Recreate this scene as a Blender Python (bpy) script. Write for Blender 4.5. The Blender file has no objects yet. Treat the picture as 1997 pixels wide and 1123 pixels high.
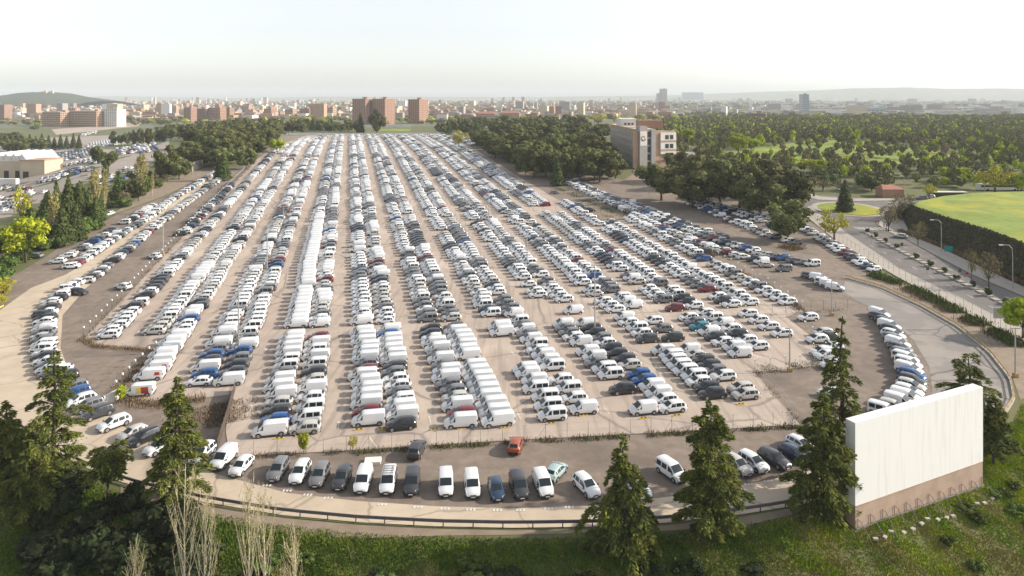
import bpy, math, random
import numpy as np
from mathutils import Vector, Matrix, geometry
R = math.radians
S = bpy.context.scene
COL = S.collection
rnd = random.Random(7)
nrnd = np.random.RandomState(7)

# ------------------------------------------------------------------ camera, sky, sun, exposure
CAMH, F, HX, HY = 49.0, 1350.0, 998.5, 190.0
cam = bpy.data.cameras.new('camera'); camo = bpy.data.objects.new('camera', cam); COL.objects.link(camo)
camo.location = (0, 0, CAMH); camo.rotation_euler = (R(90), 0, 0)
cam.sensor_width = 36; cam.lens = 36 * F / 1997; cam.shift_y = -(561.5 - HY) / 1997
cam.clip_start = 1; cam.clip_end = 40000
S.camera = camo
SUN_EL, SUN_AZ = 26.5, 84.0            # azimuth clockwise from +Y
w = bpy.data.worlds.new("World"); S.world = w; w.use_nodes = True
nt = w.node_tree; nt.nodes.clear()
sky = nt.nodes.new('ShaderNodeTexSky'); sky.sky_type = 'NISHITA'; sky.sun_disc = False
sky.sun_elevation = R(SUN_EL); sky.sun_rotation = R(SUN_AZ)
sky.air_density = 1.0; sky.dust_density = 1.2; sky.ozone_density = 1.0; sky.altitude = 0
bg = nt.nodes.new('ShaderNodeBackground'); bg.inputs['Strength'].default_value = 0.15
ow = nt.nodes.new('ShaderNodeOutputWorld')
hs = nt.nodes.new('ShaderNodeHueSaturation'); hs.inputs['Saturation'].default_value = 0.3
nt.links.new(sky.outputs[0], hs.inputs['Color']); nt.links.new(hs.outputs[0], bg.inputs[0]); nt.links.new(bg.outputs[0], ow.inputs[0])
sl = bpy.data.lights.new('sun', 'SUN'); sl.energy = 4.4; sl.angle = R(0.6); sl.color = (1.0, 0.90, 0.76)
so = bpy.data.objects.new('sun', sl); COL.objects.link(so)
sd = Vector((math.sin(R(SUN_AZ)) * math.cos(R(SUN_EL)), math.cos(R(SUN_AZ)) * math.cos(R(SUN_EL)), math.sin(R(SUN_EL))))
so.rotation_euler = (-sd).to_track_quat('-Z', 'Y').to_euler(); so.location = (150, 100, 200)
S.view_settings.view_transform = 'Standard'; S.view_settings.look = 'None'
S.view_settings.exposure = 0.6; S.view_settings.gamma = 1.0
HAZE_DENSITY = 1.05e-4

# ------------------------------------------------------------------ helpers
def mat(name, c1, c2=None, scale=1.0, rough=0.8, detail=5, c3=None, scale3=0.1, island=0.0, orand=0.0, metal=0.0, bump=0.0, stretch=None, spec=0.5, lo=.35, hi=.65, coat=0.0, streak=None, crack=None):
    m = bpy.data.materials.new(name); m.use_nodes = True
    n = m.node_tree.nodes; L = m.node_tree.links; b = n['Principled BSDF']
    b.inputs['Roughness'].default_value = rough; b.inputs['Metallic'].default_value = metal
    b.inputs['Specular IOR Level'].default_value = spec
    if coat: b.inputs['Coat Weight'].default_value = coat; b.inputs['Coat Roughness'].default_value = .08
    tc = n.new('ShaderNodeTexCoord'); vec = tc.outputs['Object']
    if stretch:
        mp = n.new('ShaderNodeMapping'); mp.inputs['Scale'].default_value = stretch; L.new(vec, mp.inputs['Vector']); vec = mp.outputs[0]
    rgb = n.new('ShaderNodeRGB'); rgb.outputs[0].default_value = (*c1, 1); col = rgb.outputs[0]
    def mix(fac, a, cc):
        mx = n.new('ShaderNodeMix'); mx.data_type = 'RGBA'
        L.new(fac, mx.inputs[0]); L.new(a, mx.inputs[6]); mx.inputs[7].default_value = (*cc, 1)
        return mx.outputs[2]
    def noise(sc, lo, hi):
        nz = n.new('ShaderNodeTexNoise'); nz.inputs['Scale'].default_value = sc; nz.inputs['Detail'].default_value = detail
        nz.inputs['Roughness'].default_value = .62
        L.new(vec, nz.inputs['Vector'])
        mr = n.new('ShaderNodeMapRange'); mr.inputs[1].default_value = lo; mr.inputs[2].default_value = hi
        L.new(nz.outputs[0], mr.inputs[0]); return mr.outputs[0], nz.outputs[0]
    if c2:
        f, raw = noise(scale, lo, hi); col = mix(f, col, c2)
        if bump:
            bp = n.new('ShaderNodeBump'); bp.inputs['Strength'].default_value = bump; bp.inputs['Distance'].default_value = .1
            L.new(raw, bp.inputs['Height']); L.new(bp.outputs[0], b.inputs['Normal'])
    if c3:
        f, raw = noise(scale3, .5, .68); col = mix(f, col, c3)
    if streak:
        cc, rot, amt = streak; mp = n.new('ShaderNodeMapping'); mp.inputs['Rotation'].default_value = (0, 0, rot); mp.inputs['Scale'].default_value = (1.1, .05, 1); L.new(tc.outputs['Object'], mp.inputs['Vector'])
        nz = n.new('ShaderNodeTexNoise'); nz.inputs['Scale'].default_value = 1.0; nz.inputs['Detail'].default_value = 6; L.new(mp.outputs[0], nz.inputs['Vector'])
        mr = n.new('ShaderNodeMapRange'); mr.inputs[1].default_value = .5; mr.inputs[2].default_value = .72; mr.inputs[4].default_value = amt; L.new(nz.outputs[0], mr.inputs[0]); col = mix(mr.outputs[0], col, cc)
    if crack:
        cc, sc = crack; vo = n.new('ShaderNodeTexVoronoi'); vo.feature = 'DISTANCE_TO_EDGE'; vo.inputs['Scale'].default_value = sc
        nz = n.new('ShaderNodeTexNoise'); nz.inputs['Scale'].default_value = sc * 3; nz.inputs['Detail'].default_value = 5; L.new(tc.outputs['Object'], nz.inputs['Vector'])
        ad = n.new('ShaderNodeVectorMath'); ad.operation = 'MULTIPLY_ADD'; L.new(nz.outputs['Color'], ad.inputs[0]); ad.inputs[1].default_value = (3, 3, 0); L.new(tc.outputs['Object'], ad.inputs[2]); L.new(ad.outputs[0], vo.inputs['Vector'])
        mr = n.new('ShaderNodeMapRange'); mr.inputs[1].default_value = 0; mr.inputs[2].default_value = .014; mr.inputs[3].default_value = .75; mr.inputs[4].default_value = 0; L.new(vo.outputs['Distance'], mr.inputs[0]); col = mix(mr.outputs[0], col, cc)
    if island or orand:
        hs = n.new('ShaderNodeHueSaturation'); v = None
        if island:
            g = n.new('ShaderNodeNewGeometry'); mr = n.new('ShaderNodeMapRange')
            mr.inputs[3].default_value = 1 - island; mr.inputs[4].default_value = 1 + island
            L.new(g.outputs['Random Per Island'], mr.inputs[0]); v = mr.outputs[0]
        if orand:
            oi = n.new('ShaderNodeObjectInfo'); mr = n.new('ShaderNodeMapRange')
            mr.inputs[3].default_value = 1 - orand; mr.inputs[4].default_value = 1 + orand
            L.new(oi.outputs['Random'], mr.inputs[0])
            if v is None: v = mr.outputs[0]
            else:
                mu = n.new('ShaderNodeMath'); mu.operation = 'MULTIPLY'; L.new(v, mu.inputs[0]); L.new(mr.outputs[0], mu.inputs[1]); v = mu.outputs[0]
            mh = n.new('ShaderNodeMapRange'); mh.inputs[3].default_value = .5 - orand * .06; mh.inputs[4].default_value = .5 + orand * .06
            L.new(oi.outputs['Random'], mh.inputs[0]); L.new(mh.outputs[0], hs.inputs['Hue'])
        L.new(v, hs.inputs['Value']); L.new(col, hs.inputs['Color']); col = hs.outputs[0]
    L.new(col, b.inputs['Base Color'])
    return m

def sm(a, b, x):
    t = np.clip((np.asarray(x, float) - a) / (b - a), 0, 1); return t * t * (3 - 2 * t)
def sp(t, s): return s * np.logaddexp(0, np.asarray(t, float) / s)

RX = [-400, -107, -94, -69.5, -58, -49.8, -45.4, -37, -26.9, -17.6, -8.7, 0, 8.9, 17.8, 27.2, 34.6, 40.6, 46, 60, 76, 81, 400]
RY = [150, 132, 116, 100, 92.5, 88.2, 86.5, 83.7, 81.2, 79.8, 79, 78.8, 79, 79.7, 81.4, 83.2, 85.4, 88.2, 95.5, 106.7, 112, 150]
def ground(x, y):
    x = np.asarray(x, float); y = np.asarray(y, float)
    z = .045 * (sp(y - 150, 25) - sp(y - 470, 25))
    fd = np.where(x > 60, 1 - sm(1000, 1500, y), 1 - sm(760, 1150, y))
    z = np.where(y > 600, 4 + (z - 4) * fd, z)
    d = x + 97 + .2 * y
    k = sm(250, 400, y); lo_ = -45 - 75 * k; m = np.clip((d - lo_) / (-60 * k - lo_), 0, 1); m = m * m * (3 - 2 * m)
    z = z * m + (1 - m) * np.minimum(z, 2.0)
    e = np.interp(x, RX, RY) - 1.0 - y
    dr = .36 * sp(e - 2.6, .9) * (1 + .05 * np.sin(x * .7) + .06 * np.sin(x * .23 + 1))
    dr = np.where(dr > 7, 7 + 3 * np.tanh((dr - 7) / 3), dr)
    bump = sm(2.5, 6, e) * (.22 * np.sin(x * .62 + y * .45) * np.sin(y * .55 - x * .3))
    return z - dr + bump
def gz(x, y): return float(ground(x, y))
def G(px, py, z=None):
    u = (px - HX) / F; v = (py - HY) / F
    if z is not None:
        Y = (CAMH - z) / v; return Vector((u * Y, Y, z))
    ys = np.geomspace(35, 16000, 1200)
    dlt = CAMH - v * ys - ground(u * ys, ys)
    i = int(np.argmax(dlt < 0)) if (dlt < 0).any() else len(ys) - 1
    a, b = ys[max(i - 1, 0)], ys[i]
    for _ in range(30):
        c = (a + b) / 2
        if CAMH - v * c - gz(u * c, c) < 0: b = c
        else: a = c
    return Vector((u * b, b, gz(u * b, b)))
def P(x, y, z): return (HX + F * x / y, HY + F * (CAMH - z) / y)

def link(o, parent=None):
    COL.objects.link(o)
    if parent: o.parent = parent
    return o
def tag(o, label=None, cat=None, group=None, kind=None):
    if label:
        wds = label.split(); assert 4 <= len(wds) <= 16, (len(wds), label)
        o['label'] = label
    if cat: o['category'] = cat
    if group: o['group'] = group
    if kind: o['kind'] = kind
    return o
def empty(name, loc, label=None, cat=None, group=None, rz=0):
    o = bpy.data.objects.new(name, None); link(o); o.location = loc; o.rotation_euler = (0, 0, rz); o.empty_display_size = .3
    return tag(o, label, cat, group)

class MB:
    """collects verts/faces, builds ONE mesh object"""
    def __init__(s): s.v = []; s.f = []; s.m = []
    def add(s, vs, fs, mi=0):
        k = len(s.v); s.v += [tuple(q) for q in vs]; s.f += [tuple(i + k for i in f) for f in fs]; s.m += [mi] * len(fs); return s
    def quad(s, a, b, c, d, mi=0): return s.add([a, b, c, d], [(0, 1, 2, 3)], mi)
    def box(s, c, d, rz=0, mi=0, taper=1.0):
        x, y, z = d[0] / 2, d[1] / 2, d[2] / 2; ca, sa = math.cos(rz), math.sin(rz); vs = []
        for sz in (-1, 1):
            t = taper if sz > 0 else 1
            for sx, sy in ((-1, -1), (1, -1), (1, 1), (-1, 1)):
                X, Y = sx * x * t, sy * y * t; vs.append((c[0] + X * ca - Y * sa, c[1] + X * sa + Y * ca, c[2] + sz * z))
        return s.add(vs, [(3, 2, 1, 0), (4, 5, 6, 7), (0, 1, 5, 4), (1, 2, 6, 5), (2, 3, 7, 6), (3, 0, 4, 7)], mi)
    def tube(s, pts, rs, n=6, mi=0, cap=True):
        pts = [Vector(p) for p in pts]; k = len(pts); vs = []
        if not hasattr(rs, '__len__'): rs = [rs] * k
        for i, p in enumerate(pts):
            t = (pts[min(i + 1, k - 1)] - pts[max(i - 1, 0)]).normalized()
            a = t.orthogonal().normalized() if abs(t.z) > .98 else t.cross(Vector((0, 0, 1))).normalized()
            b = t.cross(a)
            for j in range(n):
                q = 2 * math.pi * j / n; vs.append(p + (a * math.cos(q) + b * math.sin(q)) * rs[i])
        fs = [(i * n + j, i * n + (j + 1) % n, (i + 1) * n + (j + 1) % n, (i + 1) * n + j) for i in range(k - 1) for j in range(n)]
        if cap: fs += [tuple(reversed(range(n))), tuple(range((k - 1) * n, k * n))]
        return s.add(vs, fs, mi)
    def mesh(s, name, mats, smooth=None):
        me = bpy.data.meshes.new(name); me.from_pydata(s.v, [], s.f)
        for m in (mats if isinstance(mats, (list, tuple)) else [mats]): me.materials.append(m)
        if any(s.m): me.polygons.foreach_set('material_index', s.m)
        if smooth is not None:
            me.polygons.foreach_set('use_smooth', [True] * len(me.polygons))
            if smooth < 3: me.set_sharp_from_angle(angle=smooth)
        me.update(); return me
    def build(s, name, mats, parent=None, smooth=None):
        return link(bpy.data.objects.new(name, s.mesh(name, mats, smooth)), parent)

def bigmesh(name, verts, loops, starts, mi, mats):
    """fast mesh from numpy arrays"""
    me = bpy.data.meshes.new(name)
    me.vertices.add(len(verts)); me.vertices.foreach_set('co', np.asarray(verts, np.float32).ravel())
    me.loops.add(len(loops)); me.loops.foreach_set('vertex_index', np.asarray(loops, np.int32))
    me.polygons.add(len(starts)); me.polygons.foreach_set('loop_start', np.asarray(starts, np.int32))
    for m in mats: me.materials.append(m)
    if mi is not None: me.polygons.foreach_set('material_index', np.asarray(mi, np.int32))
    me.update(calc_edges=True); me.validate(); return me
def quads_mesh(name, q, mats, mi=None):
    """q: (n,4,3)"""
    n = len(q); return bigmesh(name, q.reshape(-1, 3), np.arange(n * 4), np.arange(n) * 4, mi, mats)

def inside(poly, pts):
    pts = np.asarray(pts, float); x, y = pts[:, 0], pts[:, 1]; r = np.zeros(len(pts), bool); n = len(poly)
    for i in range(n):
        (x1, y1), (x2, y2) = poly[i], poly[(i + 1) % n]
        c = ((y1 > y) != (y2 > y)); xi = (x2 - x1) * (y - y1) / ((y2 - y1) if y2 != y1 else 1e-9) + x1
        r ^= c & (x < xi)
    return r
def wpoly(pp): return [tuple(G(*p)[:2]) for p in pp]
def sheet(name, poly, off, material, step=6.0, kind='structure'):
    """a ground sheet that follows the terrain; poly in world xy"""
    bp = []
    for i in range(len(poly)):
        a = Vector(poly[i]); b = Vector(poly[(i + 1) % len(poly)]); k = max(1, int((b - a).length / step))
        bp += [a.lerp(b, j / k) for j in range(k)]
    xs = [p.x for p in bp]; ys = [p.y for p in bp]
    gx, gy = np.meshgrid(np.arange(min(xs) + step / 2, max(xs), step), np.arange(min(ys) + step / 2, max(ys), step))
    g = np.stack([gx.ravel(), gy.ravel()], 1) + nrnd.uniform(-.05, .05, (gx.size, 2)); g = g[inside([tuple(p) for p in bp], g)]
    vs = bp + [Vector(p) for p in g.tolist()]
    r = geometry.delaunay_2d_cdt(vs, [], [list(range(len(bp)))], 1, 1e-4)
    xy = np.array([tuple(v) for v in r[0]]); z = ground(xy[:, 0], xy[:, 1]) + off
    mb = MB(); mb.v = [(a, b, c) for (a, b), c in zip(xy.tolist(), z.tolist())]; mb.f = [tuple(f) for f in r[2]]; mb.m = [0] * len(mb.f)
    me = mb.mesh(name, material, 4)
    if len(me.polygons) and me.polygons[0].normal.z < 0: me.flip_normals()
    return tag(link(bpy.data.objects.new(name, me)), kind=kind)
def poly_walk(pts, step):
    """points every `step` along a world polyline, with tangent"""
    out = []; acc = 0
    for a, b in zip(pts, pts[1:]):
        a = Vector(a[:2]); b = Vector(b[:2]); L = (b - a).length; t = acc
        while t < L: out.append((a.lerp(b, t / L), (b - a) / L)); t += step
        acc = t - L
    return out
ORD = ['first', 'second', 'third', 'fourth', 'fifth', 'sixth', 'seventh', 'eighth', 'ninth', 'tenth', 'eleventh', 'twelfth', 'thirteenth', 'fourteenth', 'fifteenth', 'sixteenth', 'seventeenth', 'eighteenth', 'nineteenth', 'twentieth']
TENS = {2: ('twenty', 'twentieth'), 3: ('thirty', 'thirtieth'), 4: ('forty', 'fortieth'), 5: ('fifty', 'fiftieth'), 6: ('sixty', 'sixtieth'), 7: ('seventy', 'seventieth')}
def ordn(i):
    if i < 20: return ORD[i]
    t, u = divmod(i + 1, 10); return TENS[t][1] if u == 0 else TENS[t][0] + '-' + ORD[u - 1]

# ------------------------------------------------------------------ materials
M = dict(
    terrain=mat('terrain', (.10, .115, .03), (.125, .115, .045), .05, .95, c3=(.07, .095, .03), scale3=.012),
    farland=mat('farland', (.16, .15, .10), (.11, .13, .06), .004, .95),
    gravel=mat('gravel', (.175, .138, .110), (.245, .196, .158), .55, .95, 9, c3=(.135, .106, .086), scale3=.06, bump=.5),
    lot=mat('lot_asphalt', (.44, .36, .295), (.37, .30, .25), .22, .9, 8, c3=(.51, .43, .36), scale3=.035, bump=.15, streak=((.20, .165, .145), R(-13), .55), crack=((.17, .145, .13), .045)),
    concrete=mat('ring_concrete', (.52, .43, .325), (.44, .36, .27), .35, .9, 8, c3=(.58, .49, .38), scale3=.05, bump=.15, crack=((.25, .2, .155), .07)),
    concrete2=mat('worn_concrete', (.30, .265, .235), (.225, .205, .19), .11, .9, 9, c3=(.19, .175, .165), scale3=.03, bump=.15, crack=((.06, .055, .05), .06), lo=.44, hi=.54),
    road=mat('road_asphalt', (.135, .122, .118), (.175, .158, .148), .25, .9, 7),
    lowlot=mat('lower_lot_asphalt', (.27, .232, .205), (.34, .295, .255), .12, .9, 7),
    pavement=mat('pavement_tiles', (.40, .36, .31), (.33, .30, .26), .6, .9, 6),
    kerb=mat('kerb_stone', (.42, .39, .35), (.34, .32, .29), .8, .9),
    dirt=mat('bare_dirt', (.21, .16, .115), (.28, .22, .165), .4, .95, 8, bump=.3),
    paint_worn=mat('worn_road_paint', (.62, .57, .51), (.46, .39, .33), 1.6, .85, lo=.4, hi=.6),
    paint_white=mat('road_paint', (.72, .70, .66), (.55, .52, .48), 2, .8),
    grass=mat('grass_blades', (.14, .24, .008), (.32, .36, .012), .22, .9, island=.35, spec=.2),  # sunlight painted into the blade colour for the slope round the screen
    drygrass=mat('dry_grass_blades', (.29, .25, .075), (.22, .20, .06), .2, .95, island=.3, spec=.2),
    weeds=mat('dry_weeds', (.22, .155, .09), (.15, .105, .06), .3, .95, island=.35, spec=.2),
    field=mat('field_grass', (.13, .20, .018), (.21, .26, .026), .35, .95, 9, c3=(.36, .32, .015), scale3=.05, bump=.4),
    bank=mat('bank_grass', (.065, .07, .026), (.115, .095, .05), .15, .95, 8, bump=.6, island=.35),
    pine=mat('pine_foliage', (.064, .076, .022), (.118, .116, .036), .22, .9, island=.4, orand=.3, spec=.2),
    cedar=mat('cedar_needles', (.062, .088, .018), (.16, .17, .028), .35, .9, island=.42, spec=.2),
    conifer=mat('conifer_foliage', (.042, .062, .018), (.085, .105, .026), .3, .9, island=.4, orand=.3, spec=.2),
    darkbush=mat('shade_tint_bush_foliage', (.014, .022, .007), (.028, .036, .010), .3, .9, island=.4, orand=.3, spec=.2),  # bush foliage darkened: shade and vignette of the lower left painted in
    bush=mat('bush_foliage', (.05, .085, .016), (.085, .11, .022), .3, .9, island=.4, orand=.3, spec=.2),
    lime=mat('spring_foliage', (.24, .31, .012), (.34, .37, .02), .3, .85, island=.3, orand=.15, spec=.2),
    willow=mat('yellow_foliage', (.42, .37, .04), (.32, .31, .035), .3, .85, island=.3, orand=.15, spec=.2),
    tan=mat('bare_twig_foliage', (.22, .18, .085), (.16, .135, .065), .3, .9, island=.3, orand=.2, spec=.2),
    wood=mat('woodland_foliage', (.115, .13, .042), (.175, .170, .06), .02, .95, island=.35, spec=.2, c3=(.12, .10, .05), scale3=.006),
    bark=mat('bark', (.085, .06, .045), (.05, .038, .03), 1.5, .95),
    palebark=mat('pale_bark', (.56, .49, .37), (.42, .36, .25), 1.2, .9),
    bud=mat('poplar_buds', (.36, .31, .09), (.28, .25, .07), .5, .9, island=.3),
    brick=mat('brick', (.37, .215, .145), (.31, .18, .125), .25, .9),
    brick_dk=mat('dark_brick', (.30, .19, .15), (.25, .155, .125), .2, .9),
    brick_lt=mat('tan_brick', (.43, .29, .205), (.37, .25, .18), .2, .9),
    cream=mat('cream_render', (.55, .46, .34), (.50, .41, .30), .2, .9),
    white=mat('white_render', (.70, .68, .64), (.62, .60, .57), .2, .85),
    greywall=mat('grey_panel', (.34, .31, .30), (.29, .27, .265), .3, .8),
    glass=mat('window_glass', (.035, .05, .058), rough=.12),
    bluewin=mat('pale_blue_windows', (.30, .36, .38), (.22, .28, .30), .3, .3),
    roofred=mat('red_roof', (.36, .15, .11), (.30, .125, .09), .3, .9),
    roofgrey=mat('flat_roof', (.33, .30, .27), (.27, .25, .23), .1, .9),
    screen=mat('screen_render', (.74, .735, .72), (.62, .615, .60), 1.1, .75, 6, stretch=(1.6, 1.6, .10), lo=.52, hi=.74),
    plinth=mat('screen_plinth', (.42, .305, .235), (.33, .24, .19), .5, .85),
    steel=mat('galvanised_steel', (.42, .42, .41), rough=.45, metal=.6),
    rail=mat('dark_rail', (.07, .07, .075), (.10, .09, .085), 2, .6),
    rust=mat('yellow_rail', (.42, .29, .10), (.30, .19, .08), 1.2, .75),
    postwhite=mat('white_post_tip', (.75, .74, .70), rough=.7),
    green_sign=mat('green_sign', (.02, .25, .22), rough=.5),
    orange=mat('orange_plastic', (.7, .2, .03), rough=.5),
    black=mat('black_plastic', (.018, .018, .02), rough=.55),
    tyre=mat('tyre_rubber', (.014, .014, .015), rough=.8),
    rim=mat('wheel_rim', (.30, .31, .33), rough=.4, metal=.5),
    carglass=mat('car_glass', (.018, .026, .032), rough=.07, spec=.45),
    lamp=mat('headlight_glass', (.62, .65, .68), rough=.12),
    tail=mat('tail_light_red', (.28, .012, .012), rough=.25),
    plate=mat('number_plate', (.7, .7, .66), rough=.5),
    decal_red=mat('advert_red', (.40, .03, .025), rough=.4), decal_yel=mat('advert_yellow', (.75, .5, .05), rough=.4), decal_brown=mat('advert_brown', (.17, .07, .035), rough=.4),
    skin=mat('skin', (.45, .28, .2), rough=.6),
)
PAINT = {
    'W': ('white', (.70, .71, .72)), 's': ('silver', (.48, .465, .44)), 'g': ('grey', (.17, .172, .18)), 'k': ('black', (.022, .022, .026)),
    'n': ('dark grey', (.045, .046, .052)), 'b': ('blue', (.010, .075, .25)), 'r': ('dark red', (.16, .012, .022)), 't': ('teal', (.006, .20, .26)),
    'o': ('orange', (.34, .075, .03)), 'm': ('pale green', (.35, .47, .46)), 'd': ('navy blue', (.02, .045, .09))}
PM = {k: mat('paint_' + v[0].replace(' ', '_'), v[1], rough=.28, coat=.5, spec=.5) for k, v in PAINT.items()}

# ------------------------------------------------------------------ terrain and ground sheets
def axis(*segs):
    out = []
    for a, b, st in segs: out.append(np.arange(a, b, st))
    return np.concatenate(out)
gx = np.concatenate([-np.geomspace(12000, 340, 26), np.arange(-330, -110, 10), np.arange(-110, 110, 2.0), np.arange(110, 450, 10), np.geomspace(450, 12000, 26)])
gy = np.concatenate([np.arange(20, 50, 5), np.arange(50, 130, 1.6), np.arange(130, 1000, 9), np.geomspace(1000, 15000, 40)])
XX, YY = np.meshgrid(gx, gy); ZZ = ground(XX, YY)
nx, ny = len(gx), len(gy)
vs = np.stack([XX, YY, ZZ], -1).reshape(-1, 3)
ii = (np.arange(ny - 1)[:, None] * nx + np.arange(nx - 1)[None, :]).ravel()
loops = np.stack([ii, ii + 1, ii + nx + 1, ii + nx], 1)
fy = YY[:-1, :-1].ravel()
me = bigmesh('ground', vs, loops.ravel(), np.arange(len(ii)) * 4, (fy > 1050).astype(int), [M['terrain'], M['farland']])
me.polygons.foreach_set('use_smooth', [True] * len(me.polygons))
tag(link(bpy.data.objects.new('ground', me)), kind='structure')

RING_OUT = [(-100, 690), (-100, 760), (60, 850), (150, 905), (235, 940), (290, 955), (400, 980), (550, 1005), (700, 1019), (850, 1027), (1000, 1030), (1150, 1028), (1300, 1020), (1450, 1003), (1560, 985), (1640, 965)]
RAIL_R = [(1700, 945), (1850, 885), (1955, 815), (1978, 780), (1970, 740), (1930, 690), (1870, 640), (1800, 600), (1720, 563), (1650, 543)]
gravel = [(430, 328), (330, 380), (235, 415), (150, 460), (90, 500), (40, 530), (0, 550)] + RING_OUT + RAIL_R + [(1735, 545), (1660, 490), (1590, 438), (1540, 415), (1420, 380), (1340, 375), (1250, 357), (1190, 345), (1100, 333), (1040, 342), (960, 300), (905, 272), (860, 262), (545, 262), (530, 285), (470, 325)]
GRAVEL_W = wpoly(gravel); sheet('gravel_yard', GRAVEL_W, .03, M['gravel'], 7)
ringl = [(440, 333), (360, 400), (300, 445), (245, 495), (170, 560), (122, 615), (118, 680), (140, 740), (190, 795), (265, 850), (330, 885), (420, 925), (560, 962), (700, 978), (850, 988), (1000, 992), (1150, 987), (1300, 970), (1450, 946), (1560, 925), (1640, 900)] + RING_OUT[::-1] + [(0, 605), (60, 562), (130, 535), (200, 492), (270, 440), (330, 400), (425, 330)]
sheet('ring_road', wpoly(ringl), .06, M['concrete'], 5)
ringr = RAIL_R[::-1] + [(1641, 964), (1641, 901), (1720, 855), (1790, 805), (1818, 765), (1812, 715), (1782, 665), (1742, 625), (1690, 596), (1640, 572)]
sheet('ring_road', wpoly(ringr), .06, M['concrete2'], 5)
lot = [(448, 893), (500, 889), (700, 879), (960, 862), (1150, 852), (1450, 836), (1560, 829), (1472, 727), (1610, 712), (1640, 700), (1532, 618), (1568, 608), (1500, 562), (1425, 522), (1330, 470), (1245, 426), (1162, 434), (1080, 385), (1005, 340), (940, 300), (880, 268), (850, 263), (600, 263), (545, 282), (500, 312), (300, 520), (165, 660), (190, 674), (310, 684), (225, 772), (300, 788), (452, 770), (440, 840)]
LOT_W = wpoly(lot); sheet('car_park', LOT_W, .09, M['lot'], 7)
sheet('dirt_strip', wpoly([(545, 263), (600, 263), (560, 276), (535, 283)]), .12, M['dirt'], 5)

# ------------------------------------------------------------------ cars
def V3(*a): return Vector(a)
def lerp(a, b, t): return a + (b - a) * t
STN = {  # x (0 rear .. 1 front), top z, belt z, top half width, belt half width
    'van': (4.95, 1.0, [(0, 1.62, 1.02, .80, .90), (.015, 1.88, 1.04, .83, .95), (.08, 1.93, 1.05, .84, .96), (.60, 1.93, 1.05, .84, .96), (.68, 1.84, 1.05, .80, .955), (.84, 1.17, 1.07, .80, .94), (.92, 1.03, .97, .74, .91), (.98, .84, .79, .62, .80), (1, .66, .62, .55, .72)]),
    'svan': (4.4, 1.0, [(0, 1.50, .98, .72, .85), (.02, 1.76, 1.0, .75, .91), (.10, 1.82, 1.0, .79, .95), (.54, 1.83, 1.0, .79, .95), (.62, 1.75, 1.0, .77, .95), (.805, 1.10, 1.02, .79, .94), (.90, 1.01, .95, .70, .89), (.97, .84, .78, .6, .8), (1, .66, .6, .52, .7)]),
    'suv': (4.45, 1.0, [(0, .98, .90, .68, .80), (.03, 1.14, .96, .70, .88), (.105, 1.55, .98, .66, .925), (.30, 1.64, .98, .69, .95), (.48, 1.63, .98, .69, .95), (.565, 1.55, .97, .66, .95), (.765, 1.05, .98, .74, .94), (.89, .98, .93, .66, .88), (.965, .84, .78, .58, .80), (1, .62, .58, .5, .7)]),
    'hatch': (4.1, 1.0, [(0, .92, .86, .60, .74), (.04, 1.06, .90, .60, .82), (.14, 1.38, .92, .61, .88), (.32, 1.47, .92, .63, .90), (.48, 1.46, .92, .63, .90), (.565, 1.39, .91, .61, .90), (.775, .97, .90, .70, .89), (.90, .88, .84, .62, .84), (.97, .74, .70, .54, .76), (1, .56, .52, .46, .66)])}
STN['mpv'] = STN['svan']
WHEELX = {'van': (.17, .80), 'svan': (.165, .795), 'mpv': (.165, .795), 'suv': (.19, .80), 'hatch': (.18, .80)}
SIDEW = {'van': [(.665, .775)], 'svan': [(.62, .74)], 'mpv': [(.06, .26), (.29, .50), (.55, .735)], 'suv': [(.10, .21), (.235, .42), (.445, .69)], 'hatch': [(.13, .20), (.23, .41), (.435, .69)]}
SCR = {'van': (4, 5), 'svan': (4, 5), 'mpv': (4, 5), 'suv': (5, 6), 'hatch': (5, 6)}
REARW = {'mpv': (0, 1), 'suv': (1, 2), 'hatch': (1, 2)}
def station(kind, t):
    S_ = STN[kind][2]
    for a, b in zip(S_, S_[1:]):
        if t <= b[0]: f = (t - a[0]) / (b[0] - a[0]); return [lerp(a[i], b[i], f) for i in range(5)]
    return list(S_[-1])
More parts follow.
